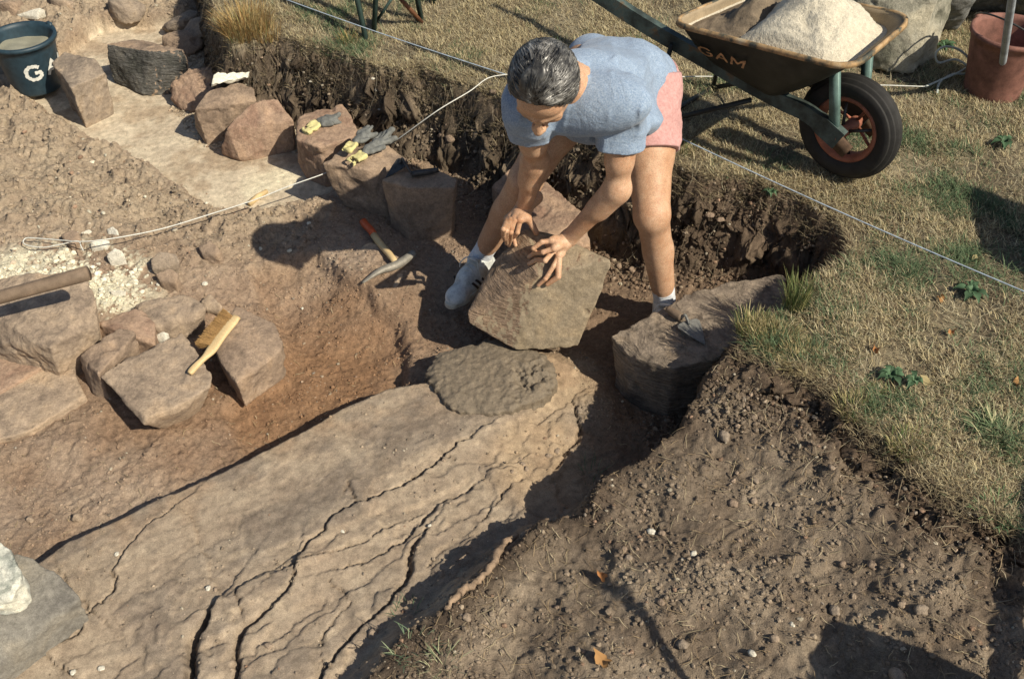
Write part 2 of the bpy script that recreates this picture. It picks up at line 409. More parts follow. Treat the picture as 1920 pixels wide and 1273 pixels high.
# ledge
tone0 = fbm2(GX, GY, 3, 3, 67); ALG = .81*GX+.59*GY; ACR = -.59*GX+.81*GY; lay = fbm2(ALG*.42+.12*n1, ACR+.03*n2, 7, 3, 61, .55); stri = fbm2(ALG*.12, ACR+.02*n2, 46, 3, 65, .6)
lw = .18+.82*sstep(.12, .42, 2.01-ACR+.08*tone0); zl = n1*.007+n2*.0022+n3*.0014+lw*(sstep(.42, .58, (lay*3) % 1)+np.floor(lay*3))*.0075+stri*.0018*lw-.05*sstep(-.1, .3, GX)*sstep(2.5, 1.9, GY)-.03*sstep(-.2, .4, GX)
CR = [ # (points, half width px-metres, depth, step)
 ([(905, 802), (857, 832), (813, 869), (761, 905), (725, 920), (701, 933), (673, 945), (645, 957), (620, 973), (604, 998), (576, 1022), (556, 1054), (542, 1064)], .006, .03, .012),
 ([(556, 1060), (546, 1100), (504, 1143), (483, 1163), (455, 1179), (447, 1203), (447, 1243), (439, 1300)], .010, .04, .014),
 ([(407, 1133), (387, 1159), (366, 1195), (360, 1231), (359, 1300)], .020, .07, .02),
 ([(350, 929), (306, 965), (282, 980), (258, 1002), (225, 1045), (210, 1070), (218, 1085), (210, 1111), (181, 1139), (161, 1151), (149, 1183), (133, 1199), (97, 1207), (79, 1223), (101, 1240), (133, 1264)], .0045, .022, .008),
 ([(960, 908), (938, 925), (930, 941), (914, 965), (890, 990)], .005, .02, .006),
 ([(805, 990), (781, 1022), (769, 1042), (767, 1074), (749, 1107), (721, 1143), (680, 1175), (640, 1218), (590, 1290)], .008, .035, .012),
 ([(902, 897), (862, 925), (821, 941), (789, 982), (761, 1010), (721, 1034), (680, 1054), (640, 1066)], .0045, .022, .008),
 ([(789, 965), (761, 974), (721, 990), (692, 1006), (640, 1030), (560, 1060)], .004, .015, .006),
 ([(536, 1054), (484, 1082), (447, 1102), (445, 1120), (455, 1147)], .004, .016, .007),
 ([(343, 953), (367, 986), (371, 1018), (395, 1046), (391, 1082), (420, 1120)], .004, .006, -.006),
 ([(640, 930), (655, 905), (668, 945)], .004, .014, .004),
 ([(620, 1090), (660, 1130), (600, 1200), (610, 1260)], .0035, .012, .004),
 ([(870, 820), (830, 850), (860, 860)], .003, .012, .003),
 ([(1075, 735), (1090, 790), (1060, 830), (1040, 870)], .007, .03, .0),
 ([(215, 1180), (130, 1110), (110, 1060)], .003, .008, .004)]
wob = fbm2(GX, GY, 38, 4, 71, .7)*.013
WX = GX+wob; WY = GY+fbm2(GX, GY, 38, 4, 77, .7)*.013
crk = np.zeros_like(GX)
sub = (GX > -1.8) & (GX < .6) & (GY > .9) & (GY < 2.6)
ii = np.where(sub)
lx = WX[ii]; ly = WY[ii]; dz = np.zeros_like(lx); ck = np.zeros_like(lx)
for pts, hw, dep, stp in CR:
    q = [P(a, b, 0) for a, b in pts]; best = np.full(lx.shape, 1e9, dtype=np.float32); side = np.zeros_like(lx); tt = np.zeros_like(lx)
    for i in range(len(q)-1):
        ax, ay = q[i].x, q[i].y; ex, ey = q[i+1].x-ax, q[i+1].y-ay; wx = lx-ax; wy = ly-ay
        t = np.clip((wx*ex+wy*ey)/(ex*ex+ey*ey), 0, 1); d = np.sqrt((wx-ex*t)**2+(wy-ey*t)**2); m = d < best
        best = np.where(m, d, best); side = np.where(m, np.sign(wx*ey-wy*ex), side); tt = np.where(m, (i+t)/(len(q)-1), tt)
    w_ = hw*(.35+.65*np.sin(np.pi*np.clip(tt*.92+.04, 0, 1)))*(1+.5*vnoise2(lx*30, ly*30, 81))
    if hw > .009: w_ = hw*(.3+.7*sstep(0, .5, tt))
    w_ = w_*.78; g = np.exp(-(best/w_)**2*1.2); dz -= g*dep*.8; ck = np.maximum(ck, g)
    # downhill sign: the lower-right side of each crack stands a little higher
    sg = 1 if (q[-1].y-q[0].y) < 0 else -1
    dz += np.where(side*sg < 0, stp*np.exp(-best/.09), 0)*(best < .4)
zl[ii] += dz; crk[ii] = ck
wl_ = .012+.16*sstep(.02, .22, GX); mL = sstep(-1, 0, (sL-.004)/wl_); z = z*(1-mL)+zl*mL
# trench slot beside the ledge stays low; bank rises over it
cB = clods(22, 91, .022, .35)+clods(55, 95, .010, .33)
zb = zB+n1*.035+n2*.014+n3*.004+cB*.9
for (a, b, s, rot, frq) in ((1215, 940, .09, .5, 160), (1260, 975, .07, 1.2, 150), (1330, 960, .07, 1.0, 170), (1225, 1000, .06, .2, 160), (1380, 1010, .06, 2.2, 120), (1500, 940, .05, 1.5, 110), (640, 800, .1, 1.7, 200)):
    c = P(a, b, .2 if a > 900 else -.08); dx = GX-c.x; dy = GY-c.y; e = np.exp(-((dx**2+dy**2)/s**2)**2)
    rr = (np.cos(rot)*dx+np.sin(rot)*dy+3*(dx**2+dy**2))
    if a > 900: zb = zb*(1-e*.0)-e*(.8*cB+n2*.015)+e*.0028*np.sin(rr*frq*2)
    else: z = z-e*(1-mL)*(cl*.6)+e*(1-mL)*.002*np.sin(rr*frq*2)
bw_ = .05+.09*sstep(.35, .1, GX); mB = sstep(0, 1, (sB+bw_)/(bw_+.012)); z = z*(1-mB)+np.maximum(zb, z)*mB
# turf and its cut edge
zt = zT+n1*.012+n2*.008+n3*.003
low = z.copy(); tW = np.clip((sT+wW)/wW, 0, 1)
rag = (fbm2(GX, GY, 22, 4, 101, .6))*.5
tw2 = np.clip(tW+rag*np.sin(np.pi*tW)*.4, 0, 1); z = low+(np.maximum(zt, low)-low)*tw2
wallm = np.sin(np.pi*np.clip(tW, 0, 1)); z = z+wallm*(n2*.02+cB*.6)
# a ragged spoil-covered foot along the cut
foot = np.exp(-np.clip(-(sT+wW), 0, 9)/.08)*(tW < .02); z = z+foot*(np.abs(n2)*.05+cl)
mT = sstep(-.012, .006, sT)
# ---------------------------------------------------------------- ground colour
def C(*c): return np.array(c, dtype=np.float32)
def mixc(a, b, t): return a*(1-t[..., None])+b*t[..., None]
one = np.ones(GX.shape+(3,), dtype=np.float32)
tone = fbm2(GX, GY, 2.2, 4, 111); tn2 = fbm2(GX, GY, 7, 4, 121, .6)
A = mixc(one*C(.35, .27, .205), one*C(.27, .195, .14), sstep(-.3, .4, tone))
red = np.exp(-((GX+.68)**2/.35+(GY-2.35)**2/.2)); A = mixc(A, one*C(.26, .155, .09), np.clip(red*.9+hol*.25+tn2*.3, 0, 1))
A = mixc(A, one*C(.35, .28, .205), np.clip(leftrub, 0, 1)*.9)
pcx = P(110, 520, .06); pl = np.exp(-(((GX-pcx.x)/.36)**2+((GY-pcx.y)/.24)**2)**1.5); plast = sstep(.0, .3, tn2+n3*.7+.25*pl)*sstep(.15, .7, pl)
A = mixc(A, one*C(.66, .62, .48), plast*.9)
dk = sstep(-.5, .25, GX)*sstep(3.9, 3.0, GY); A = mixc(A, one*C(.20, .135, .09), dk*.8)
sl = mixc(one*C(.53, .45, .34), one*C(.40, .315, .225), sstep(-.1, .45, tn2+.3*tone)); sl = mixc(sl, one*C(.66, .59, .44), sstep(.0, .5, fbm2(GX, GY, 4, 3, 131))*sstep(-1.5, -1.2, GX)); A = mixc(A, sl, mS)
ld = mixc(one*C(.32, .255, .19), one*C(.235, .19, .148), sstep(-.2, .3, lay+.5*stri)); ld = mixc(ld, one*C(.36, .27, .18), sstep(.1, .5, tone)*.8)
ld = mixc(ld, one*C(.31, .215, .14), sstep(.25, .0, sL)*sstep(-.2, .4, tn2)*.6); ld = mixc(ld, one*C(.12, .085, .06), crk*.5); A = mixc(A, ld, mL)
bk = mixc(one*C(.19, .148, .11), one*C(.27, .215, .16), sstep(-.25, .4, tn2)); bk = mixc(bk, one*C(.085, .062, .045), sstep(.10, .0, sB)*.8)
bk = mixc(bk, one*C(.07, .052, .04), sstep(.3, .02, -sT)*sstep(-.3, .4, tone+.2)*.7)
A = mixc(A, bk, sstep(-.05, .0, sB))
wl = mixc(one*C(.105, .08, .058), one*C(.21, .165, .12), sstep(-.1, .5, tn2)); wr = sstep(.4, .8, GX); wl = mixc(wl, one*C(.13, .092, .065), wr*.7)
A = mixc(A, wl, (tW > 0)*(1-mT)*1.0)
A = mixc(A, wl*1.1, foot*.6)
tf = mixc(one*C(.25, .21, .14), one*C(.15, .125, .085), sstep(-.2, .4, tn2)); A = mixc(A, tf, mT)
# ---------------------------------------------------------------- mesh, split by kind of ground
V = np.stack([GX, GY, z], -1)
wm = np.clip(np.sin(np.pi*np.clip(tW, 0, 1)), 0, 1)*(1-sstep(.985, 1.0, tw2)*.7)+foot*.5; jw, iw = np.where((wm > .05) & (GX > -2.2) & (GX < 2.4) & (GY > 1) & (GY < 5.2)); q3 = V[jw, iw].astype(np.float32)
d3 = np.stack([fbm3(q3, 11, 5, 300+k, .6) for k in range(3)], -1)*np.array([.085, .085, .04])+np.stack([fbm3(q3, 70, 2, 310+k) for k in range(3)], -1)*.010
V[jw, iw] += d3*wm[jw, iw][:, None]; V = V.reshape(-1, 3); AC = A.reshape(-1, 3)
ny, nx = GX.shape; I = np.arange(ny*nx).reshape(ny, nx)
Q = np.stack([I[:-1, :-1], I[:-1, 1:], I[1:, 1:], I[1:, :-1]], -1).reshape(-1, 4)
def fc(a): return (a[:-1, :-1]+a[1:, 1:]).reshape(-1)/2
fT, fB, fL, fS = fc(sT), fc(sB), fc(sL), fc(sS)
kind = np.zeros(len(Q), int); kind[fS > -.004] = 2; kind[fL > -.006] = 1; kind[fB > -.03] = 3; kind[fT > -.006] = 4
GM = ground_mat('soil', 1.0); RM = ground_mat('sandstone_bed', .55, coarse=35)
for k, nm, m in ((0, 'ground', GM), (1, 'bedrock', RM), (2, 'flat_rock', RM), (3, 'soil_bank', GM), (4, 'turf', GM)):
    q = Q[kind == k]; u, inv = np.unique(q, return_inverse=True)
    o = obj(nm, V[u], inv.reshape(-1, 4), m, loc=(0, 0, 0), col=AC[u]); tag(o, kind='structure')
def hz(x, y):
    """terrain height"""
    i = np.clip(np.searchsorted(gx, x), 1, len(gx)-1); j = np.clip(np.searchsorted(gy, y), 1, len(gy)-1)
    return z[j, i]
def at(a, b, z0=0.0):
    """point of the terrain seen at a pixel"""
    d = ray(a, b); t = 1.2
    while t < 9:
        p = Vector((0, 0, CAM_H))+d*t
        if p.z <= hz(p.x, p.y): break
        t += .006
    return Vector((p.x, p.y, float(hz(p.x, p.y))))
# ================================================================ STONES
def hull_planes(pts):
    bm = bmesh.new()
    for p in pts: bm.verts.new(p)
    r = bmesh.ops.convex_hull(bm, input=bm.verts); bm.normal_update(); pl = []
    cen = sum((Vector(p) for p in pts), Vector())/len(pts)
    for f in bm.faces:
        if f.calc_area() < 1e-7: continue
        n = f.normal.copy(); c = f.verts[0].co
        if n.dot(c-cen) < 0: n = -n
        d = n.dot(c)
        if not any(n.dot(m) > .995 and abs(d-e) < .004 for m, e in pl): pl.append((n, d))
    bm.free(); return pl
HULL = {}
def block(key, mat, label, pts, zf=None, shrink=.9, nz=.006, sc=9, k=.0014, h=.0044, name='stone_block', cat='stone', group=None, strat=None, seed=0, extra=(), mfn=None):
    """a rough block: convex body through the given points, worn edges, noisy faces"""
    W = [P(*p) for p in pts]
    if zf is not None:
        c = sum(W, Vector())/len(W)
        for p in list(W): W.append(Vector((c.x+(p.x-c.x)*shrink, c.y+(p.y-c.y)*shrink, zf)))
    W += [Vector(e) for e in extra]
    pl = hull_planes(W); HULL[key] = pl
    A = np.array([list(p) for p in W]); lo = A.min(0)-.02; hi = A.max(0)+.02
    ext = float((A.max(0)-A.min(0)).min()); k = min(k, .045*ext); nz = min(nz, .07*ext); h = max(.0028, min(h, ext/9))
    v = Vol(lo, hi, h); X = v.pts()
    N = np.array([list(n) for n, d in pl], dtype=np.float32); D = np.array([d for n, d in pl], dtype=np.float32)
    s = (X.reshape(-1, 3)@N.T-D)
    # soft maximum keeps edges slightly worn
    m = s.max(1, keepdims=True); s = (m[:, 0]+k*np.log(np.exp((s-m)/k).sum(1)))-k*.4
    s = s.reshape(v.n); near = np.abs(s) < .05
    Xn = X[near]; f = fbm3(Xn+seed*3.1, sc, 4, seed, .55)*nz*1.5+fbm3(Xn, 50, 3, seed+5)*nz*.55
    chip = fbm3(Xn+seed, 17, 2, seed+9); f += np.clip(chip-.28, 0, 1)*nz*3.5
    if strat is not None:
        d, amp, fr = strat; d = np.array(d, dtype=np.float32); d /= np.linalg.norm(d)
        t = Xn@d+fbm3(Xn, 8, 2, seed+2)*.02; f += amp*np.sin(t*fr)*.5+amp*vnoise(np.stack([t*fr*.6, Xn[:, 0]*6, Xn[:, 2]*6], -1), seed)
    s[near] += f; v.F = s.astype(np.float32)
    V, F = v.mesh(); mi = None
    if isinstance(mat, (list, tuple)):
        q = V[F]; nn = np.cross(q[:, 2]-q[:, 0], q[:, 3]-q[:, 1]); nn /= np.linalg.norm(nn, axis=1, keepdims=True)+1e-12; mi = mfn(nn, q.mean(1)).astype(int)
    o = obj(name, V, F, mat, mi=mi); tag(o, label, cat, group); return o
def on_hull(key, px, py, off=0.0):
    o = Vector((0, 0, CAM_H)); d = ray(px, py); tn, tf, nn = -1e9, 1e9, None
    for n, dd in HULL[key]:
        a = n.dot(d); b = dd-n.dot(o)
        if abs(a) < 1e-9: continue
        t = b/a
        if a < 0:
            if t > tn: tn, nn = t, n
        elif t < tf: tf = t
    if tn > tf or nn is None:
        t = (tn+tf)/2; return o+d*t, Vector((0, -.6, .8))
    return o+d*tn+nn*off, nn
SG = stone_mat('stone_grey_brown', (.31, .25, .19)); SR = stone_mat('stone_reddish', (.34, .24, .172), dark=(.72, .66, .66)); SB = stone_mat('stone_brown', (.315, .235, .17))
SD = stone_mat('stone_dark_ridged', (.17, .165, .15), strata=.5, rot=(0, 1.4, .5), dark=(.5, .52, .5), bump=1.0); ST = stone_mat('stone_tan', (.36, .28, .205)); SW = stone_mat('stone_white', (.66, .63, .54), dark=(.75, .72, .66), spots=False)
SH = stone_mat('stone_held_rough_face', (.35, .255, .18), dark=(.7, .66, .62), strata=.45, rot=(.2, -.35, .5), spots=False); SJ = stone_mat('stone_held_smooth_face', (.30, .245, .172), dark=(.82, .8, .76), bump=.35, spots=False); SV = stone_mat('stone_layered', (.29, .235, .18), strata=.4, rot=(1.2, .2, .5)); SL = stone_mat('stone_lichen', (.36, .34, .27), dark=(.4, .42, .4))
SX = stone_mat('stone_shadow_grey', (.17, .17, .16), dark=(.45, .5, .5))
ROW = 'stones set out in a row on the flat rock'
block('A', SG, 'grey-brown stone block touching the blue bucket', [(97, 118, .15), (122, 98, .17), (178, 112, .17), (198, 138, .14), (133, 165, .15), (208, 190, -.01), (207, 205, -.05), (140, 207, -.05), (128, 170, .08)], -.07, .85, seed=1, group=ROW)
block('B', [SB, SD], 'stone with a dark vertically ridged face, beside the first block', [(200, 84, .13), (282, 96, .15), (345, 92, .15), (352, 118, .10), (255, 74, .13), (203, 122, .03), (216, 155, -.055), (268, 178, -.055), (300, 156, -.05), (348, 128, -.05)], -.07, .8, seed=2, group=ROW, mfn=lambda n, c: (n[:, 0] < .25) & (n[:, 2] < .75))
block('C', SR, 'rounded reddish stone behind the one with the white cloth', [(312, 150, .05), (348, 126, .10), (398, 118, .11), (432, 132, .09), (345, 208, -.05), (372, 210, -.05), (308, 172, .0), (400, 190, 0)], -.07, .8, seed=3, k=.010, nz=.008, group=ROW)
block('D', SB, 'stone block with a crumpled white cloth on top', [(363, 205, .13), (392, 170, .15), (455, 153, .16), (474, 164, .15), (481, 190, .11), (365, 222, .06), (366, 238, -.01), (407, 262, -.055), (455, 222, -.04)], -.07, .8, seed=4, group=ROW)
block('E', SR, 'broad reddish stone leaning next to the cloth stone', [(425, 240, .10), (478, 192, .15), (520, 184, .15), (550, 226, .09), (424, 262, .03), (413, 289, -.05), (452, 303, -.055), (528, 286, -.055), (553, 248, -.04)], -.07, .85, seed=5, group=ROW)
block('F', SR, 'squarish reddish stone with a work glove on its flat top', [(555, 222, .16), (604, 200, .17), (642, 194, .17), (671, 238, .15), (664, 256, .145), (600, 277, .14), (556, 262, .14), (556, 300, -.01), (568, 325, -.05), (604, 322, -.05), (660, 300, -.03)], -.07, .85, seed=6, group=ROW)
block('G', SB, 'wedge shaped stone with gloves on its upper end', [(600, 306, .19), (648, 272, .21), (720, 268, .21), (764, 298, .17), (685, 318, .19), (770, 345, .08), (738, 422, -.05), (708, 416, -.05), (655, 376, -.02)], -.07, .55, seed=7, nz=.005)
block('H', SB, 'square stone block with a black handled trowel on top', [(716, 338, .20), (750, 322, .21), (818, 318, .21), (858, 337, .20), (852, 352, .195), (764, 352, .20), (770, 461, -.055), (828, 437, -.055), (735, 408, -.04)], -.07, .82, seed=8, nz=.004)
block('I', SR, 'reddish stone lying behind the block being held', [(921, 348, .10), (962, 312, .12), (1032, 346, .13), (1095, 398, .12), (1106, 462, .05), (1000, 470, .08), (930, 398, -.03)], -.07, .95, seed=9)
def on_plane(px, py, q):
    n = (q[1]-q[0]).cross(q[2]-q[0]); o = Vector((0, 0, CAM_H)); d = ray(px, py); return tuple(o+d*(n.dot(q[0]-o)/n.dot(d)))
fr = [P(1008, 520, .315), P(965, 656, .04), P(1084, 651, .045)]; lf = [P(1008, 520, .315), P(965, 656, .04), P(880, 604, .11)]
block('J', [SJ, SH], 'large cut stone held tilted in both hands above the mortar', [(985, 428, .37), (1040, 440, .355), (1008, 520, .315), (880, 604, .11), (965, 656, .04), (1084, 651, .045)], None,
      extra=[tuple(P(905, 560, .06)+Vector((.03, .18, -.02))), tuple(P(1084, 651, .045)+Vector((.02, .2, .0))), on_plane(1146, 488, fr), on_plane(1142, 508, fr), tuple(P(926, 490, .25)), tuple(P(877, 584, .14))], seed=10, nz=.0028, h=.0036, k=.0008, mfn=lambda n, c: n[:, 0] < -.25)
block('K', ST, 'big tan stone under the iron bar at the left edge', [(-90, 545, .14), (-20, 560, .15), (60, 512, .17), (158, 515, .17), (180, 560, .15), (184, 608, .10), (92, 652, .13), (60, 640, .13), (0, 598, .14), (88, 682, .0), (160, 648, -.02), (10, 668, -.02), (-80, 660, -.02)], -.06, .85, seed=11, nz=.007)
block('Q', SR, 'small low reddish stone between the big tan stone and the flat slab', [(180, 608, .06), (244, 580, .07), (276, 580, .07), (292, 602, .06), (292, 648, .03), (228, 622, .07)], -.06, .9, seed=12)
block('L', SB, 'narrow brown stone in front of the big tan stone', [(147, 665, .06), (186, 634, .09), (224, 613, .10), (258, 622, .09), (261, 648, .03), (184, 702, .07), (180, 744, -.06), (152, 694, -.04)], -.07, .9, seed=13)
block('O', ST, 'low angular slab behind the brush stones', [(249, 570, .05), (292, 556, .06), (352, 550, .06), (386, 578, .04), (365, 600, .02), (312, 626, .0), (290, 610, .05), (268, 590, .05)], -.06, .9, seed=14)
block('M', ST, 'flat five sided stone under the brush handle', [(189, 706, .055), (245, 666, .06), (340, 622, .06), (372, 668, .055), (398, 700, .05), (396, 722, .045), (340, 758, .04), (276, 783, .04), (270, 797, .015), (345, 768, .015)], -.08, .55, seed=15, nz=.0035)
block('N', SB, 'rounded flat stone behind the brush bristles', [(398, 640, .06), (443, 574, .08), (515, 604, .07), (532, 638, .05), (528, 658, .035), (482, 692, .03), (444, 718, .04), (412, 676, .06), (443, 727, -.06)], -.09, .9, seed=16, nz=.004)
block('P', ST, 'wide flat slab lying at the left edge below the big tan stone', [(-120, 745, -.02), (0, 720, -.02), (98, 676, -.015), (128, 678, -.02), (162, 740, -.03), (60, 806, -.035), (-120, 860, -.03)], -.09, .97, seed=17, nz=.004)
block('P2', SR, 'reddish slab wedged behind the wide flat slab', [(-120, 670, -.0), (0, 664, .0), (84, 684, -.0), (0, 735, -.01), (-120, 760, -.01)], -.09, 1, seed=18, nz=.004)
RUB = 'small rounded stones in the soil'
block('R', SG, 'fist sized rounded grey stone behind the brush stones', [(279, 482, .08), (300, 470, .09), (330, 474, .08), (336, 490, .06), (318, 503, .04), (284, 505, .04)], .0, .8, seed=19, k=.012, name='stone', group=RUB)
block('S', ST, 'half buried pale stone beside the low angular slab', [(372, 560, .0), (395, 548, .01), (420, 566, .0), (414, 582, -.02), (380, 582, -.02)], -.06, .9, seed=20, k=.012, name='stone', group=RUB)
block('S2', SB, 'half buried stone in line with the string end', [(370, 460, .04), (395, 450, .05), (418, 465, .05), (410, 480, .03), (378, 478, .03)], -.03, .9, seed=21, k=.012, name='stone', group=RUB)
block('S3', SB, 'brown lump just below the fist sized grey stone', [(290, 512, .05), (318, 502, .06), (336, 512, .05), (330, 530, .03), (298, 528, .03)], -.03, .9, seed=22, k=.012, name='stone', group=RUB)
block('S4', SB, 'flat brown stone behind the white lumps at the string end', [(112, 440, .08), (140, 428, .09), (155, 445, .08), (135, 462, .07)], .02, .9, seed=23, k=.008, name='stone', group=RUB)
WHT = 'white plaster lumps by the string end'
for i, (pp, lb) in enumerate((([(196, 475, .11), (215, 462, .13), (236, 470, .12), (236, 488, .08), (208, 500, .06)], 'largest white lump with a pointed shadow below the string'), ([(170, 455, .10), (185, 447, .11), (206, 450, .1), (200, 466, .08), (172, 470, .07)], 'white lump directly under the string knot'),
      ([(148, 436, .09), (160, 426, .10), (174, 424, .1), (174, 436, .08), (156, 444, .07)], 'small white lump above the string'), ([(198, 430, .09), (210, 424, .10), (221, 430, .1), (222, 444, .08), (204, 444, .07)], 'pale lump touching the string where it passes over'),
      ([(204, 545, .07), (222, 540, .08), (236, 545, .07), (234, 556, .05), (212, 556, .05)], 'white lump on the plaster patch behind the tan stone'), ([(292, 626, .05), (302, 622, .06), (316, 626, .05), (310, 640, .03), (296, 638, .03)], 'white chip between the angular slab and the brush stone'),
      ([(2, 383, .07), (14, 380, .08), (20, 388, .07), (10, 394, .06)], 'small white chip at the left edge'), ([(55, 20, .1), (75, 14, .12), (88, 20, .1), (70, 32, .08), (30, 28, .08)], 'cream coloured stone on the rubble in the far left corner'))):
    block('w%d' % i, SW, lb, [(a_, b2, z2-.03) for a_, b2, z2 in pp], pp[-1][2]-.05, .85, seed=30+i, k=.006, nz=.006, name='plaster_lump', cat='stone', group=WHT if i < 6 else None)
block('V', SV, 'large dark layered stone with a pointed trowel on top', [(1146, 628, .15), (1262, 586, .19), (1300, 545, .21), (1400, 522, .22), (1468, 514, .22), (1480, 560, .22), (1430, 625, .20), (1335, 676, .18), (1260, 690, .165), (1176, 668, .14), (1276, 750, -.09), (1196, 712, -.09), (1340, 712, -.02)], -.09, .9, seed=40, nz=.0055, h=.0055, strat=((.35, .8, .35), .0015, 190))
block('U', stone_mat('stone_cool_grey', (.225, .21, .18)), 'smooth grey block in the bottom left corner', [(-160, 1010, .17), (-20, 1030, .18), (60, 1045, .17), (112, 1078, .15), (150, 1118, .11), (95, 1165, .08), (0, 1245, .08), (-160, 1330, .10)], -.02, .95, seed=41, nz=.004)
block('U2', stone_mat('stone_white_lichen', (.56, .56, .49), dark=(.42, .45, .45), sc=14), 'white lichen crusted stone at the left edge on the smooth grey block', [(-140, 990, .26), (-30, 1005, .27), (15, 1022, .27), (38, 1062, .25), (42, 1090, .23), (22, 1125, .2), (-20, 1135, .2), (-140, 1150, .2)], .14, .95, seed=42, nz=.009)
# background masonry
def up(p, dz): return tuple(Vector(p)+Vector((0, 0, dz)))
b = [P(1586, 118, .4), P(1660, 138, .4), P(1712, 142, .4), P(1748, 108, .4)]
block('X', SL, 'tall pale lichen covered stone block standing behind the wheelbarrow', [], extra=[tuple(q) for q in b]+[tuple(b[0]+Vector((-.06, .35, 0))), tuple(b[3]+Vector((.02, .4, 0)))]+[tuple(q+Vector((0.03*i-.02, .05+.02*i, .42))) for i, q in enumerate(b)]+[tuple(b[0]+Vector((0, .35, .5))), tuple(b[3]+Vector((.08, .4, .5)))], nz=.012, h=.01, seed=43)
for i, (a, bb, wd, dp, ht, lb) in enumerate(((1772, 96, .30, .4, .42, 'dark shaded boulder right behind the white cord'), (1850, 62, .34, .4, .5, 'dark boulder behind the clay red bucket'), (1950, 80, .3, .5, .34, 'dark low boulder at the right edge'), (1925, 10, .4, .4, .6, 'dark boulder at the top right corner'))):
    c = P(a, bb, .4); e = []
    for q in range(11):
        an = q*2.4; e.append((c.x+math.cos(an)*wd/2*(.8+.2*random.random()), c.y+dp/2+math.sin(an)*dp/2*(.8+.2*random.random()), .38+(q % 3)/2*ht*(.8+.2*random.random())))
    block('y%d' % i, SX, lb, [], extra=e, nz=.014, h=.012, seed=44+i, k=.012, name='boulder', cat='boulder', group='dark boulders behind the grass')
for i, (a, bb, s, lb) in enumerate(((345, 62, .13, 'upright grey stone built into the soil face at the top'), (378, 70, .11, 'paler stone beside it in the soil face'), (350, 98, .12, 'thin flat stone at the foot of the soil face'), (240, 25, .11, 'wide low rock at the top left beyond the flat rock'), (120, 12, .08, 'brown rock in the far left corner rubble'), (20, 18, .08, 'buff rock at the far top left corner'),
      (642, 222, .05, 'small dark stone between the gloves and the soil face'), (675, 240, .04, 'little brown stone behind the wedge shaped stone'))):
    c = at(a, bb); e = []
    for q in range(12):
        an = q*2.4+i; e.append((c.x+math.cos(an)*s*(.7+.3*random.random()), c.y+math.sin(an)*s*.6, c.z-.03+(q % 3)*s*.5))
    block('z%d' % i, [SG, ST, SB][i % 3], lb, [], extra=e, nz=.008, seed=60+i, k=.008, name='stone')
block('HM', ST, 'low outcrop of pale rock under the hammer', [(640, 468, .0), (700, 448, .01), (745, 470, .01), (762, 500, .0), (745, 545, -.02), (690, 545, -.02), (650, 520, -.02), (625, 492, -.01)], -.1, 1.05, seed=80, nz=.010, k=.014, name='rock_outcrop', cat='rock')
# ---------------------------------------------------------------- mortar bed
MO = simple('wet_mortar', (.185, .15, .108), .75, 0, .3, 45, .9, .006, .35, fine=260)
c = [(786, 700), (802, 680), (870, 652), (940, 640), (1002, 655), (1036, 688), (1040, 716), (1012, 745), (962, 779), (905, 779), (850, 766), (812, 742)]
W = [P(a, b_, .012) for a, b_ in c]; lo = [min(q.x for q in W)-.03, min(q.y for q in W)-.03, -.06]; hi = [max(q.x for q in W)+.03, max(q.y for q in W)+.03, .08]
v = Vol(lo, hi, .0042); X = v.pts(); sdm = sdist(np.array([[q.x, q.y] for q in W]), X[..., 0, 0], X[..., 0, 1]); sdm = sdm+fbm2(X[..., 0, 0], X[..., 0, 1], 9, 5, 5, .62)*.042
sx, sy = X[..., 0, 0], X[..., 0, 1]; th = .026+fbm2(sx, sy, 8, 3, 9)*.008+fbm2(sx, sy, 55, 3, 12, .6)*.0045*sstep(-.1, .25, fbm2(sx, sy, 7, 2, 19))+fbm2(sx, sy, 120, 2, 22)*.0022-.03*np.exp(-((sx-P(990, 720)[0])**2+(sy-P(990, 720)[1])**2)/.006)*np.clip(fbm2(sx, sy, 40, 3, 3, .7), -.3, .8)
v.F = np.maximum(X[..., 2]-th[..., None]+.012*np.exp(-sdm[..., None]/.02), -sdm[..., None]*.8+fbm3(X, 30, 2, 3)*.004).astype(np.float32); v.F = np.maximum(v.F, -.04-X[..., 2])
V, F = v.mesh(); o = obj('mortar_bed', V, F, MO); tag(o, 'patch of wet grey-brown mortar spread on the rock below the held stone', 'mortar')

# ================================================================ TOOLS
WOOD = simple('pale_wood', (.62, .46, .24), .6, 0, .2, 20, .2, .001, aniso=((1, 1, 1), (0, 0, 0))); OLDW = simple('old_brown_wood', (.20, .145, .10), .75, 0, .35, 22, .4, .002)
REDP = simple('red_orange_paint', (.55, .10, .03), .5, 0, .25, 60, .2, .001); STEEL = simple('worn_steel', (.27, .25, .21), .6, .3, .3, 60, .3, .001); BLKM = simple('dark_tool_steel', (.07, .068, .065), .45, .5, .4, 60, .3, .001)
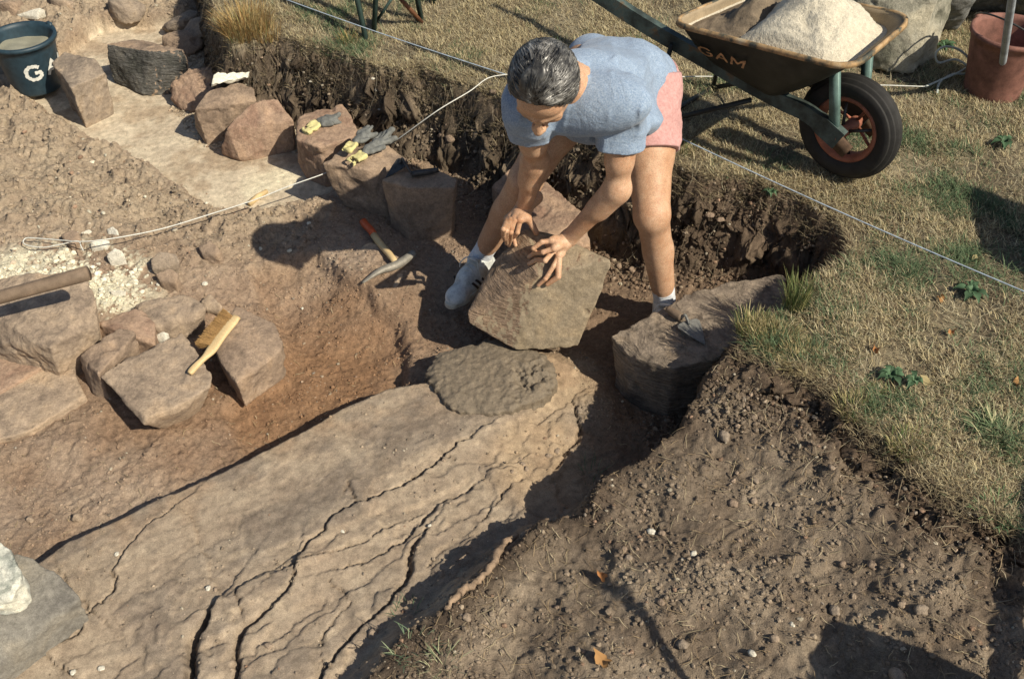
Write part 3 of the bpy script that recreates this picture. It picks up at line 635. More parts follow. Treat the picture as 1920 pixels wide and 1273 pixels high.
# hammer
hd = at(745, 505); hd.z += .02; tl = at(682, 424); tl.z = max(tl.z+.015, hd.z+.0)
hm = empty('hammer', (hd.x, hd.y, hd.z-.02), 'mason hammer with a pale wooden shaft and red painted end', 'hammer')
ax = tl-hd
def seg(f0, f1, r0, r1): 
    return tube([hd+ax*(f0+(f1-f0)*k/6)+Vector((0, 0, .004*math.sin(k))) for k in range(7)], [r0+(r1-r0)*k/6 for k in range(7)], 12)
obj('shaft', *seg(0, .68, .0125, .0135), WOOD, hm); obj('painted_end', *seg(.68, 1.0, .0142, .0155), REDP, hm)
p0 = at(680, 538); p0.z += .012; p2 = at(778, 492); p2.z = hd.z+.002
pts = spline([p0, hd+(p0-hd)*.5+Vector((0, 0, .012)), hd, p2], 6)
Vh = []; Fh = []
for i, p in enumerate(pts):
    t = i/(len(pts)-1); rw = .004+.0125*math.sin(math.pi*min(t*.62+.02, 1)) if t < .8 else .015; rt = .003+.013*sstep(0, .6, t)
    d = (pts[min(i+1, len(pts)-1)]-pts[max(i-1, 0)]).normalized(); s_ = d.cross(Vector((0, 0, 1))).normalized(); u_ = s_.cross(d)
    for k in range(8):
        a = 2*math.pi*k/8+.39; Vh.append(p+s_*math.cos(a)*rw*1.1+u_*math.sin(a)*rt)
for i in range(len(pts)-1):
    for k in range(8): a = i*8+k; b_ = i*8+(k+1) % 8; Fh.append([a, b_, b_+8, a+8])
Fh += [list(range(8))[::-1], [(len(pts)-1)*8+k for k in range(8)]]
obj('head', Vh, Fh, STEEL, hm)
# brush
ba, _ = on_hull('M', 357, 705, .012); bb_ = P(444, 594, ba.z+.05); br = empty('scrubbing_brush', (ba.x, ba.y, ba.z-.01), 'wooden handled brush with tawny bristles lying across two stones', 'brush')
m1 = ba+(bb_-ba)*.38+Vector((.006, -.004, 0)); ctr = spline([ba, ba+(bb_-ba)*.12, m1, ba+(bb_-ba)*.7, bb_], 6); n_ = len(ctr)
Vb = []; Fb = []; dirn = (bb_-ba).normalized(); sid = dirn.cross(Vector((0, 0, 1))).normalized(); upn = sid.cross(dirn).normalized()
for i, p in enumerate(ctr):
    t = i/(n_-1); wd = .010+.002*math.sin(t*9) if t < .4 else .010+.0085*sstep(.4, .55, t); 
    if t > .93: wd *= .86
    if t < .06: wd *= .8
    for k in range(10):
        a = 2*math.pi*k/10; Vb.append(p+sid*np.sign(math.cos(a))*abs(math.cos(a))**.7*wd+upn*np.sign(math.sin(a))*abs(math.sin(a))**.7*.008)
for i in range(n_-1):
    for k in range(10): a = i*10+k; b_ = i*10+(k+1) % 10; Fb.append([a, b_, b_+10, a+10])
Fb += [list(range(10))[::-1], [(n_-1)*10+k for k in range(10)]]
obj('handle', Vb, Fb, WOOD, br)
BR = simple('tawny_bristle', (.34, .20, .075), .7, 0, .4, 200, .3, .001); parts = []
outd = (-sid if (-sid).x < 0 else sid); outd = (outd+Vector((0, 0, -.22))).normalized()
for i in range(4200):
    t = .47+.5*random.random(); q = ctr[0].lerp(ctr[-1], t)+upn*random.uniform(-.007, .007)
    sp_ = outd+dirn*((t-.72)*.9+random.uniform(-.1, .1))+upn*random.uniform(-.12, .35)
    L_ = .058*random.uniform(.8, 1.05); e = q+sp_.normalized()*L_; s2 = dirn*.0011
    k = len(parts); parts.append(([q-s2, q+s2, e+s2*.8, e-s2*.8], [[0, 1, 2, 3]]))
obj('bristles', *merge(*parts), BR, br)
# iron bar at left
a0 = P(-120, 590, .30); a1 = P(166, 512, .37); nb = 10
pts = [a0.lerp(a1, i/nb) for i in range(nb+1)]; V, F = tube(pts, [.021+.0025*sstep(6, 10, i) for i in range(nb+1)], 14)
o = obj('tool_shaft', V, F, OLDW, loc=tuple(a0)); tag(o, 'thick dark brown wooden tool shaft poking in from the left edge', 'tool shaft')
# trowels
def trowel(tip, neck, hs, he, thk, hm_, bm_, label, side=.04):
    tip, neck, hs, he = map(Vector, (tip, neck, hs, he)); t = empty('trowel', tuple(neck-Vector((0, 0, .01))), label, 'trowel')
    d = (neck-tip); L_ = d.length; d.normalize(); s_ = d.cross(Vector((0, 0, 1))).normalized(); n = s_.cross(d).normalized()
    pr = [(0, .002), (.25, .35), (.55, .72), (.85, 1.0), (.95, .9), (1, .25)]; V = []; F = []
    for f, wv in pr:
        for sg in (-1, 1):
            for h_ in (-.0012, .0012): V.append(tip+d*L_*f+s_*sg*wv*side+n*h_)
    for i in range(len(pr)-1):
        a = i*4; F += [[a, a+4, a+6, a+2], [a+1, a+3, a+7, a+5], [a, a+1, a+5, a+4], [a+2, a+6, a+7, a+3]]
    F += [[0, 2, 3, 1], [len(V)-4, len(V)-3, len(V)-1, len(V)-2]]
    obj('blade', V, F, bm_, t, smooth=False)
    mid = (neck+hs)/2+n*.02; obj('tang', *tube(spline([neck+n*.003-d*.02, neck+n*.012, mid, hs], 5), .0045, 8), bm_, t)
    q = [hs.lerp(he, i/10) for i in range(11)]; obj('handle', *tube(q, [thk*(.72+.28*math.sin(math.pi*min(1, .25+i/10*.75))) for i in range(11)], 12), hm_, t)
    return t
zt_ = .215
trowel(P(722, 335, .20), P(757, 301, .245), P(772, 327, .222), P(822, 319, .222), .0125, BLKM, BLKM, 'dark trowel with a black handle lying on the square stone', .03)
k0, nv = on_hull('V', 1312, 640, .006); k1, _ = on_hull('V', 1280, 604, .006); k2, _ = on_hull('V', 1278, 602, .016); k3, _ = on_hull('V', 1252, 586, .018)
k0a, _ = on_hull('V', 1322, 648, .004)
trowel(k0a, k1+Vector((.01, -.005, .004)), k2, k3, .014, OLDW, simple('dull_blade', (.20, .20, .185), .6, .2, .3, 80, .2, .001), 'pointing trowel with a wooden handle lying on the dark layered stone', .040)
# ---------------------------------------------------------------- gloves and cloth
GY_ = simple('glove_grey_palm', (.16, .165, .155), .85, 0, .35, 60, .5, .003); GC = simple('glove_yellow_cuff', (.62, .56, .26), .85, 0, .2, 60, .4, .002)
def glove(c0, c1, f1, label, w_=.05, thumb=None, group='work gloves on the stones', spread=1.0):
    """c0 cuff mouth, c1 wrist, f1 finger tips"""
    c0, c1, f1 = map(Vector, (c0, c1, f1)); g = empty('work_glove', tuple(c1-Vector((0, 0, .012))), label, 'glove', group); up_ = Vector((0, 0, 1))
    d = (c1-c0).normalized(); s_ = d.cross(up_).normalized(); n = s_.cross(d)
    lo = [min(c0[i], c1[i])-.07 for i in range(3)]; hi = [max(c0[i], c1[i])+.07 for i in range(3)]
    v = Vol(lo, hi, .0032); v.cap(c0, c1, w_/2.0, w_/2.6, .004, sq=(s_, 1.0)); 
    v = Vol(lo, hi, .0032); v.bx((c0+c1)/2, ((c1-c0).length/2, w_/2, .009), (d, s_, n), .008); v.bx((c0*1.1-c1*.1), ((c1-c0).length*.5, w_/2-.005, .004), (d, s_, n), .003, .003, 's')
    X = v.pts(); v.F += (fbm3(X, 45, 2, 3)*.006).astype(np.float32); V, F = v.mesh(); obj('cuff', V, F, GC, g)
    d2 = (f1-c1).normalized(); s2 = d2.cross(up_).normalized(); n2_ = s2.cross(d2); L_ = (f1-c1).length
    lo = [min(f1[i], c1[i])-.07 for i in range(3)]; hi = [max(f1[i], c1[i])+.07 for i in range(3)]
    v = Vol(lo, hi, .0032); v.ell(c1+d2*L_*.3, (L_*.36, w_*.48, .015), (d2, s2, n2_), .01)
    for k in range(4):
        o_ = (k-1.5)*w_*.26; st = c1+d2*L_*.45+s2*o_; en = c1+d2*L_*(.92-.06*abs(k-1.3))+s2*o_*1.5*spread+Vector((0, 0, .012*((k*7) % 3-1))); v.cap(st, en, .0105, .0095, .006)
    st = c1+d2*L_*.15+s2*w_*.4; v.cap(st, st+d2*L_*.25+s2*w_*.35, .011, .009, .006)
    X = v.pts(); v.F += (fbm3(X, 40, 2, 8)*.007).astype(np.float32); V, F = v.mesh(); obj('palm', V, F, GY_, g)
    return g
g0, _ = on_hull('F', 572, 253, .012); g1, _ = on_hull('F', 598, 236, .014); g2, _ = on_hull('F', 640, 222, .014); glove(g0, g1, g2, 'glove with yellow cuff lying alone on the squarish reddish stone')
g0, _ = on_hull('F', 586, 268, .012); g1, _ = on_hull('F', 605, 247, .02); 
glove(P(649, 283, .235), P(664, 268, .235), P(700, 238, .24), 'glove whose cuff points up from the wedge shaped stone', .045)
glove(P(655, 306, .212), P(683, 288, .222), P(738, 243, .235), 'glove stretched towards the soil face with its cuff on the wedge shaped stone', .05)
CL = simple('off_white_cloth', (.74, .72, .60), .9, 0, .12, 50, .3, .001); V = []; F = []; nn = 26
q0 = P(396, 166, .165); qx = P(466, 146, .18)-q0; qy = P(402, 138, .20)-q0
for j in range(nn):
    for i in range(nn):
        u, t = i/(nn-1), j/(nn-1); uu = u*1.0; tt_ = t*(1-.45*u)+.04*math.sin(u*9)
        p = q0+qx*uu+qy*tt_*.75; h_ = float(vnoise(np.array([[u*4, t*5, .3]]), 3)[0])*.022+float(vnoise(np.array([[u*9, t*9, 1.3]]), 5)[0])*.008; V.append(p+Vector((h_*.4, 0, h_+.004)))
for j in range(nn-1):
    for i in range(nn-1): a = j*nn+i; F.append([a, a+1, a+1+nn, a+nn])
o = obj('cloth', V, F, CL); tag(o, 'crumpled off-white cloth on top of a stone', 'cloth'); sm = o.modifiers.new('thick', 'SOLIDIFY'); sm.thickness = .003
# ---------------------------------------------------------------- buckets
def bucket(name, base, rt, rb, h, mat, label, lip=.012, group=None, fill=None, fillcol=None, word=None, wa=0, handle=None, hmat=None):
    base = Vector(base); e = empty(name, tuple(base), label, 'bucket', group)
    pr = [(rb*.5, 0), (rb, 0), (rb+.004, .01)]+[(rb+(rt-rb)*k/8, .01+(h-.03)*k/8) for k in range(1, 9)]+[(rt+lip*.2, h-.02), (rt+lip, h-.016), (rt+lip, h), (rt-.003, h), (rt-.006, h-.02)]+[(rt-.006-(rt-rb)*k/6, h-.02-(h-.035)*k/6) for k in range(1, 7)]+[(.001, .016)]
    V, F = lathe([(.001, 0)]+pr, base, 48); obj('body', V, F, mat, e)
    if fill:
        rr = rb+(rt-rb)*(fill/h)-.005; n = 24; V = []; F = []
        for j in range(1, 11):
            for k in range(n*2):
                a = math.pi*k/n; r = rr*j/10; x, y = r*math.cos(a), r*math.sin(a); V.append(base+Vector((x, y, fill+.008*float(vnoise(np.array([[x*18, y*18, 1]]), 4)[0]))))
        V.append(base+Vector((0, 0, fill)))
        for j in range(9):
            for k in range(n*2): a = j*n*2+k; b_ = j*n*2+(k+1) % (n*2); F.append([a, a+n*2, b_+n*2, b_])
        for k in range(n*2): F.append([k, (k+1) % (n*2), len(V)-1])
        obj('contents', V, F, fillcol, e)
    if word:
        def fn(u, vv):
            zz = h*.36+vv; r = rb+(rt-rb)*(zz-.01)/(h-.03)+.0022; a = wa+(u-.04)/r; return base+Vector((r*math.cos(a), r*math.sin(a), zz))
        obj('lettering', *letters(word, fn, .062, .066, .034, .017), simple('white_letter_paint', (.72, .72, .66), .7, 0, .2, 60, .1, .001), e)
    if handle is not None:
        an, drop = handle; pts = []
        for k in range(17):
            a = math.pi*k/16; x = math.cos(a)*(rt+lip+.002); y = math.sin(a)*(rt+.01); pts.append(base+Vector((x*math.cos(an)-y*math.cos(drop)*math.sin(an), x*math.sin(an)+y*math.cos(drop)*math.cos(an), h-.02+y*math.sin(drop))))
        obj('handle', *tube(pts, .0035, 8), hmat, e)
        for sg in (1, -1):
            c_ = base+Vector((sg*math.cos(an)*(rt+.006), sg*math.sin(an)*(rt+.006), h-.025)); obj('lug', *barbox(c_-Vector((0, 0, .022)), c_+Vector((0, 0, .035)), .03, .014, (math.cos(an), math.sin(an), 0)), mat, e)
    return e
BLU = simple('blue_black_plastic', (.022, .045, .062), .5, 0, .3, 40, .15, .001); SLUR = simple('grey_slurry', (.30, .29, .22), .35, 0, .12, 20, .3, .003); RDB = simple('clay_red_plastic', (.215, .10, .075), .75, 0, .45, 25, .2, .001)
bp = P(68, 150, .0); bp.z = -.03
bucket('bucket', (bp.x, bp.y, bp.z), .142, .108, .25, BLU, 'dark blue bucket of grey slurry with painted white letters, at the left edge', fill=.19, fillcol=SLUR, word='GAM', wa=-1.02, handle=(.9, -.1), hmat=BLKM)
rp = P(1858, 170, .40)
bucket('bucket', (rp.x, rp.y, .395), .138, .10, .25, RDB, 'clay red bucket on the grass at the right edge', lip=.008, handle=(2.2, .7), hmat=BLKM)
s0 = Vector((rp.x+.03, rp.y+.02, .44)); s1 = s0+(P(1906, -60, 1.15)-s0)
o = obj('tool_pole', *tube([s0.lerp(s1, k/8) for k in range(9)], .013, 10), simple('worn_blue_pole', (.30, .33, .36), .6, 0, .5, 14, .3, .002)); tag(o, 'worn pale pole leaning in the clay red bucket', 'pole')
# trestle at the top
TG = simple('dark_green_metal', (.05, .085, .075), .5, .3, .35, 30, .2, .001); TR = simple('rusty_metal', (.20, .09, .045), .7, .3, .4, 40, .4, .001)
f1 = P(700, 62, .33); f2 = P(792, 42, .33); f3 = P(688, 78, .33); f4 = P(812, 8, .33)
tr = empty('trestle', tuple((f1+f2+f3+f4)/4), 'folding metal trestle with thin dark green legs at the top edge', 'trestle')
top = (f1+f2+f3+f4)/4+Vector((0, .06, .62))
obj('top_board', *barbox(top+Vector((-.28, 0, 0)), top+Vector((.28, 0, 0)), .28, .03), OLDW, tr)
for f, t_ in ((f1, Vector((-.02, -.08, 0))), (f2, Vector((.03, -.08, 0))), (f3+Vector((0, .0, 0)), Vector((-.24, .02, 0))), (f4, Vector((.2, .1, 0)))):
    obj('leg', *barbox(f-Vector((0, 0, .02)), top+t_, .028, .02, (1, 0, 0)), TG, tr)
obj('brace', *barbox(P(704, 44, .36), P(740, -10, .50), .018, .012), TG, tr); obj('brace', *barbox(P(790, 42, .345), P(745, -8, .50), .022, .014), TR, tr); obj('brace', *barbox(P(752, -10, .52), P(790, -4, .5), .02, .014), TR, tr)
# second barrow tray resting beyond (only its underside shows at the top edge)
# stand-ins added outside the frame on the right to cast shadows into it
o_e = []
for q in range(13):
    an = q*2.4; o_e.append((1.12+math.cos(an)*.27, .72+math.sin(an)*.19, .26+(q % 3)*.27))
block('sp', SG, 'unseen block added outside the lower right of the frame to cast a shadow', [], extra=o_e, nz=.012, h=.012, seed=77, k=.01, name='boulder', cat='boulder')  # added caster, shaped for the broad shadow at the lower right
o_e = [(1.95+math.cos(q*2.4)*.2, 2.27+math.sin(q*2.4)*.19, .34+(q % 3)*.31) for q in range(13)]
block('sr', SG, 'unseen boulder shape added outside the right edge to cast a shadow on the grass', [], extra=o_e, nz=.012, h=.012, seed=78, k=.01, name='boulder', cat='boulder')  # added caster, sized so its shadow reaches the grass at the right edge
o = obj('shadow_pole', *tube([(.92, .92, .24), (2.05, .97, 1.22)], .024, 10), OLDW); tag(o, 'unseen leaning pole added outside the lower right of the frame to cast a shadow', 'pole')  # added rod, never in view, for the long shadow strip
o = obj('shadow_stake', *tube([(.48, .97, .17), (1.2, .66, 1.28)], .012, 10), OLDW); tag(o, 'unseen thin stake added outside the bottom edge of the frame to cast a shadow', 'stake')  # added rod, never in view, for the narrow shadow strip on the bank
# ---------------------------------------------------------------- strings
STR = simple('white_string', (.66, .66, .60), .9, 0, .2, 200, .2, .001); STB = simple('bluish_string', (.42, .5, .58), .9, 0, .3, 60, .2, .001)
def string(pts, r, m, label, name='string'):
    V, F = tube(pts, r, 6); o = obj(name, V, F, m, loc=tuple(pts[0])); tag(o, label, 'string'); return o
def sag(a, b, s=.01, n=24): return [a.lerp(b, k/n)-Vector((0, 0, s*math.sin(math.pi*k/n))) for k in range(n+1)]
string(sag(P(440, -36, .42), P(1010, 160, .42), .012)+sag(P(1010, 160, .42), P(1266, 255, .43), 0, 8)[1:]+sag(P(1266, 255, .43), P(2060, 605, .45), .012)[1:], .0021, STB, 'bluish taut guide string running from the top edge behind the man to the right edge')
q = [P(952, 140, .42), P(915, 147, .42), P(880, 172, .40), P(820, 208, .37), P(745, 262, .22), P(725, 273, .15), P(690, 290, .12), P(640, 312, .12), P(602, 328, .13), P(540, 350, .12), P(480, 374, .10), P(400, 400, .09), P(300, 430, .10), P(200, 449, .12), P(150, 453, .115)]
lp = [P(120, 451, .10), P(70, 447, .09), (P(48, 447, .085)), P(46, 458, .08), P(80, 464, .08), P(120, 457, .09), P(146, 452, .1), P(152, 462, .09), P(156, 470, .085)]
string(spline(q+lp, 6), .0021, STR, 'white string slanting over the stones and ending in a loop on the rubble')
string(spline([P(1262, 145, .415), P(1330, 144, .412), P(1400, 148, .412), P(1530, 160, .412), P(1640, 160, .412), P(1735, 163, .412)], 5), .0024, STR, 'white string lying on the grass behind the wheelbarrow')
q = [P(1735, 163, .412), P(1765, 150, .42), P(1800, 135, .44), P(1820, 118, .46), P(1800, 95, .5), P(1772, 88, .52), P(1755, 100, .5), P(1760, 118, .46), P(1790, 112, .46), P(1815, 125, .45), P(1812, 138, .43), P(1785, 140, .42), P(1762, 155, .415), P(1757, 175, .412)]
string(spline(q, 6), .0045, simple('pale_cord', (.5, .54, .5), .7, 0, .2, 90, .2, .001), 'pale looped cord by the clay red bucket', 'cord')
# root in the bank face, pegs and wood bits
RT = simple('orange_root', (.29, .205, .135), .85, 0, .4, 30, .7, .006)
q = [(968, 1012), (945, 1030), (932, 1048), (925, 1068), (905, 1088), (888, 1104), (868, 1116), (852, 1132), (838, 1150)]; q = spline([at(a, b_)+Vector((0, 0, .02)) for i, (a, b_) in enumerate(q)], 6)
rr_ = [(.0085+.002*float(vnoise(np.array([[i*.45, 0, 0]]), 5)[0])+.0012*math.sin(i*1.9))*(1 if i < len(q)-5 else .7) for i in range(len(q))]
V, F = tube([p+Vector((.003*math.sin(i*2.1), .003*math.cos(i*1.3), 0)) for i, p in enumerate(q)], rr_, 9); o = obj('root', V, F, RT); tag(o, 'knobbly orange-brown root lying along the shaded edge of the soil bank', 'root')
a, b_ = at(468, 388), at(502, 367); o = obj('wood_peg', *tube([a+Vector((0, 0, .012)), (a+b_)/2+Vector((0, 0, .02)), b_+Vector((0, 0, .02))], [.011, .013, .009], 10), WOOD); tag(o, 'short pale wooden peg under the slanting string', 'peg')
# ================================================================ WHEELBARROW
GRN = simple('dark_barrow_paint', (.035, .036, .030), .55, .2, .5, 14, .3, .001); RIM_ = simple('worn_rim_edge', (.33, .22, .12), .75, .2, .45, 18, .4, .002, stops=[(.35, (.07, .075, .06)), (.5, (.42, .27, .13)), (.7, (.5, .42, .28))]); BG = simple('blue_green_paint', (.13, .21, .19), .55, .2, .4, 22, .3, .001)
RUB_ = simple('black_rubber', (.022, .021, .02), .75, 0, .4, 30, .3, .001); RST = simple('red_rust_wheel', (.34, .13, .08), .7, .2, .4, 25, .4, .001); SAND = simple('dry_sand', (.58, .53, .42), .95, 0, .2, 60, .9, .008, fine=300); WET = simple('mixed_mortar', (.20, .155, .105), .8, 0, .3, 25, .8, .008); TIN = simple('tray_inside', (.33, .26, .17), .75, .1, .3, 16, .3, .002)
E_ = Vector((math.cos(R(-45)), math.sin(R(-45)), 0)); N_ = Vector((-E_.y, E_.x, 0)); Z_ = Vector((0, 0, 1))
WC = P(1592, 238, .585); wb = empty('wheelbarrow', (WC.x-.35*E_.x, WC.y-.35*E_.y, .40), 'old dark wheelbarrow heaped with pale sand, painted letters on its side', 'wheelbarrow')
def L(u, n, z_): return WC+E_*u+N_*n+Z_*z_      # along, across (far side +), up from the axle
# tray loft
def rring(corners, r, n=7):
    """rounded quad through 4 world corners (in order)"""
    out = []; m = len(corners)
    for i in range(m):
        p = corners[i]; a = corners[i-1]; b = corners[(i+1) % m]
        d1 = (a-p).normalized()*r; d2 = (b-p).normalized()*r; s, e = p+d1, p+d2
        for k in range(n):
            t = k/(n-1); out.append(s*(1-t)**2+p*2*t*(1-t)+e*t*t)
        # subdivide straight side
        nxt = (b+((p-b).normalized()*r))
        for k in range(1, 6): out.append(e.lerp(nxt, k/6))
    return out
A_ = P(1256, 40, .86); B_ = P(1594, 128, .905); C_ = P(1712, 30, .925); D_ = P(1420, -28, .87)
TOP = [A_, B_, C_, D_]; cen = sum(TOP, Vector())/4
def inset(f, dz, sh=Vector()): return [cen+(p-cen)*f+Z_*dz+sh for p in TOP]
bot = [L(-.50, -.13, .11), L(-.22, -.12, .065), L(-.22, .12, .065), L(-.50, .13, .11)]
ctop = rring(TOP, .09); cb = rring(bot, .05); nR = len(ctop)
V = []; F = []; lv = [0, .06, .2, .45, .7, .9, 1]
for t in lv:
    for a, b in zip(ctop, cb): V.append(a.lerp(b, t)+Z_*(-.012*math.sin(math.pi*t)))
k0 = len(V); V.append(sum(cb, Vector())/nR)
for j in range(len(lv)-1):
    for k in range(nR): a = j*nR+k; b = j*nR+(k+1) % nR; F.append([a, b, b+nR, a+nR])
for k in range(nR): F.append([(len(lv)-1)*nR+k, (len(lv)-1)*nR+(k+1) % nR, k0])
o = obj('tray', V, F, [TIN, GRN], wb); s_ = o.modifiers.new('t', 'SOLIDIFY'); s_.thickness = .005; s_.offset = -1; s_.material_offset = 1; s_.material_offset_rim = 0
c0 = [p+Z_*.004 for p in ctop]; c1 = [cen+(p-cen)*1.035+Z_*((p-cen).z*.0+.004) for p in ctop]; c2 = [cen+(p-cen)*1.045-Z_*.012 for p in ctop]; c3 = [p-Z_*.012 for p in ctop]
V = c0+c1+c2+c3; F = []
for j in range(4):
    for k in range(nR): a = j*nR+k; b = j*nR+(k+1) % nR; a2 = ((j+1) % 4)*nR+k; b2 = ((j+1) % 4)*nR+(k+1) % nR; F.append([a, b, b2, a2])
obj('rim', V, F, RIM_, wb)
# load: discs that meet the tray wall just below the rim
def load(mat, name, hfn, t0):
    ring = [p.lerp(q, t0)-Z_*(.012*math.sin(math.pi*t0)) for p, q in zip(ctop, cb)]; cc_ = sum(ring, Vector())/nR; n = 46; V = []; F = []
    for j in range(1, n+1):
        for p in ring:
            t = j/n; q = cc_+(p-cc_)*t*1.012; V.append([q.x, q.y, q.z])
    V = np.array(V); uu = (V[:, 0]-cen.x)*E_.x+(V[:, 1]-cen.y)*E_.y; vv = (V[:, 0]-cen.x)*N_.x+(V[:, 1]-cen.y)*N_.y; T = np.repeat(np.arange(1, n+1)/n, nR)
    V[:, 2] = V[:, 2]+hfn(uu, vv, T, V[:, 0], V[:, 1])*sstep(1.0, .72, T); V = np.vstack([V, [[cc_.x, cc_.y, V[:nR, 2].mean()]]])
    for j in range(n-1):
        for k in range(nR): a = j*nR+k; b = j*nR+(k+1) % nR; F.append([a, a+nR, b+nR, b])
    for k in range(nR): F.append([k, (k+1) % nR, len(V)-1])
    return obj(name, V, F, mat, wb)
def hs(u, v, T, X, Y): return .165*np.exp(-(((u-.04)/.17)**2+((v-.02)/.16)**2)**.8)+fbm2(X, Y, 12, 4, 3, .6)*.03+fbm2(X, Y, 60, 3, 4)*.010-.055*sstep(-.05, -.15, u+fbm2(X, Y, 9, 2, 8)*.05)
def hw(u, v, T, X, Y): return .012-.03*sstep(-.04, .06, u)+.085*np.exp(-(((u+.13)/.06)**2+((v-.0)/.10)**2))+fbm2(X, Y, 12, 4, 13, .6)*.03+fbm2(X, Y, 60, 3, 14)*.008
load(SAND, 'sand_heap', hs, .16); load(WET, 'mortar_heap', hw, .18)
# frame rails from handle to axle
PIP = []
for sg in (-1, 1):
    w1 = .10; w2_ = .21
    rail = [L(.02, sg*.085, -.005), L(-.10, sg*.095, .045), L(-.22, sg*.10, .055), L(-.45, sg*.11, .085), L(-.75, sg*.17, .165), L(-1.05, sg*.235, .27), L(-1.22, sg*.245, .325)]
    rl = spline(rail, 5); V = []; F = []
    for i, p in enumerate(rl):
        d = (rl[min(i+1, len(rl)-1)]-rl[max(i-1, 0)]).normalized(); s_ = d.cross(Z_).normalized(); u_ = s_.cross(d); hh = .027 if i > 3 else .034
        V += [p-s_*.014-u_*hh, p+s_*.014-u_*hh, p+s_*.014+u_*hh, p-s_*.014+u_*hh]
    for i in range(len(rl)-1):
        for k in range(4): a = i*4+k; b = i*4+(k+1) % 4; F.append([a, b, b+4, a+4])
    F += [[3, 2, 1, 0], [len(V)-4, len(V)-3, len(V)-2, len(V)-1]]
    obj('handle_rail', V, F, GRN if sg > 0 else simple('rail_paint', (.06, .075, .06), .6, .2, .5, 12, .3, .001, stops=[(.4, (.035, .045, .04)), (.62, (.09, .13, .12)), (.75, (.16, .10, .05))]), wb, smooth=False)
    obj('leg', *barbox(L(-.62, sg*.17, .13), L(-.66, sg*.19, -.20), .022, .012, (1, 0, 0)), GRN, wb)
    obj('leg_brace', *barbox(L(-.30, sg*.13, .03), L(-.66, sg*.19, -.19), .016, .008, (1, 0, 0)), GRN, wb)
    # front stay from the tray down to the axle
    obj('front_stay', *barbox(L(.0, sg*.085, -.01), L(-.05, sg*.10, .235), .03, .018, tuple(N_)), BG, wb)
    obj('axle_plate', *barbox(L(-.075, sg*.096, .035), L(.055, sg*.085, -.035), .012, .05, (0, 0, 1)), simple('rust_brown', (.13, .08, .05), .8, .2, .5, 25, .4, .001), wb)
obj('leg_foot', *barbox(L(-.66, -.19, -.19), L(-.66, .19, -.19), .016, .01), GRN, wb)
obj('hub_axle', *tube([L(0, -.10, 0), L(0, .10, 0)], .011, 12), RST, wb)
# wheel: tyre, rim, spokes
wh = empty('wheel', tuple(WC), None, None); WL[wh.name] = WC.copy(); wh.parent = wb; wh.location = WC-WL[wb.name]; del_ = None
RW = .180
pr = []
for k in range(56):
    a = 2*math.pi*k/56; x = math.cos(a); y = math.sin(a); r = RW-.040+.040*x; 
    if x > .35 and k % 4 in (0, 1): r -= .007
    pr.append((r, y*.040*(1 if abs(x) < .9 else 1)))
pr.append(pr[0]); V, F = lathe(pr, WC, 72, N_); obj('tyre', V, F, RUB_, wh)
ri = RW-.078; pr = [(ri+.012, -.026), (ri+.004, -.030), (ri-.004, -.022), (ri-.008, -.012), (ri-.008, .012), (ri-.004, .022), (ri+.004, .030), (ri+.012, .026)]; V, F = lathe(pr, WC, 60, N_); o = obj('rim', V, F, RST, wh); m_ = o.modifiers.new('s', 'SOLIDIFY'); m_.thickness = .003
V, F = lathe([(.001, -.05), (.017, -.05), (.022, -.044), (.02, 0), (.022, .044), (.017, .05), (.001, .05)], WC, 24, N_); obj('hub', V, F, RST, wh)
for k in range(8):
    a = 2*math.pi*k/8+.3; d = E_*math.cos(a)+Z_*math.sin(a); sd_ = (1 if k % 2 else -1); obj('spoke', *tube([WC+d*.018+N_*.035*sd_, WC+d*(ri-.004)+N_*.006*sd_], .0055, 8), RST if k % 2 else BLKM, wh)
# letters on near side of the tray
pa = ctop[0]; 
na, nb_ = L(-.50, -.13, .11), L(-.22, -.12, .065)
T0, T1 = A_+(B_-A_)*.12, A_+(B_-A_)*.75; G0, G1 = na, nb_
nrm = (T1-T0).cross(G0-T0).normalized(); nrm = nrm if nrm.dot(Vector((0, 0, CAM_H))-T0) > 0 else -nrm
def fnb(u, v):
    s = .14+u/.62; t = .50-v/.33; tp = A_.lerp(B_, s); bt = na.lerp(nb_, (s-.0)); return tp.lerp(bt, t)+nrm*.016-Z_*.012*math.sin(math.pi*t)
obj('lettering', *letters('GAM', fnb, .056, .062, .022, .011), simple('faded_orange_paint', (.5, .30, .15), .8, 0, .5, 60, .1, .001), wb)

# ================================================================ PERSON
def V3(*a): return np.array(a, float)
def Pv(px, py, z_): return np.array(P(px, py, z_))
hipL, hipR = V3(.42, 2.80, .755), V3(.245, 2.88, .765)
kneL, ankL = np.array(P(1222, 402, .47)), np.array(P(1246, 560, .085)); kneR, ankR = np.array(P(985, 338, .465)), np.array(P(903, 478, .085))
kneL = V3(kneL[0], kneL[1], .47)
neck = np.array(P(1078, 158, .945)); pel = V3(.338, 2.825, .775); chest = pel*.42+neck*.58+V3(0, 0, -.034)
shL, shR = np.array(P(1168, 192, .905)), np.array(P(990, 196, .915))
elL, wrL = np.array(P(1158, 352, .645)), np.array(P(1066, 447, .415)); elR, wrR = np.array(P(1005, 300, .655)), np.array(P(983, 390, .435))
hc = np.array(P(1021, 157, 1.05))
def nrmz(v): return v/np.linalg.norm(v)
spine = nrmz(neck-pel); latS = nrmz(shL-shR); latP = nrmz(hipL-hipR); backd = nrmz(np.cross(spine, latS)); backd = backd if backd[2] > 0 else -backd
SK = None
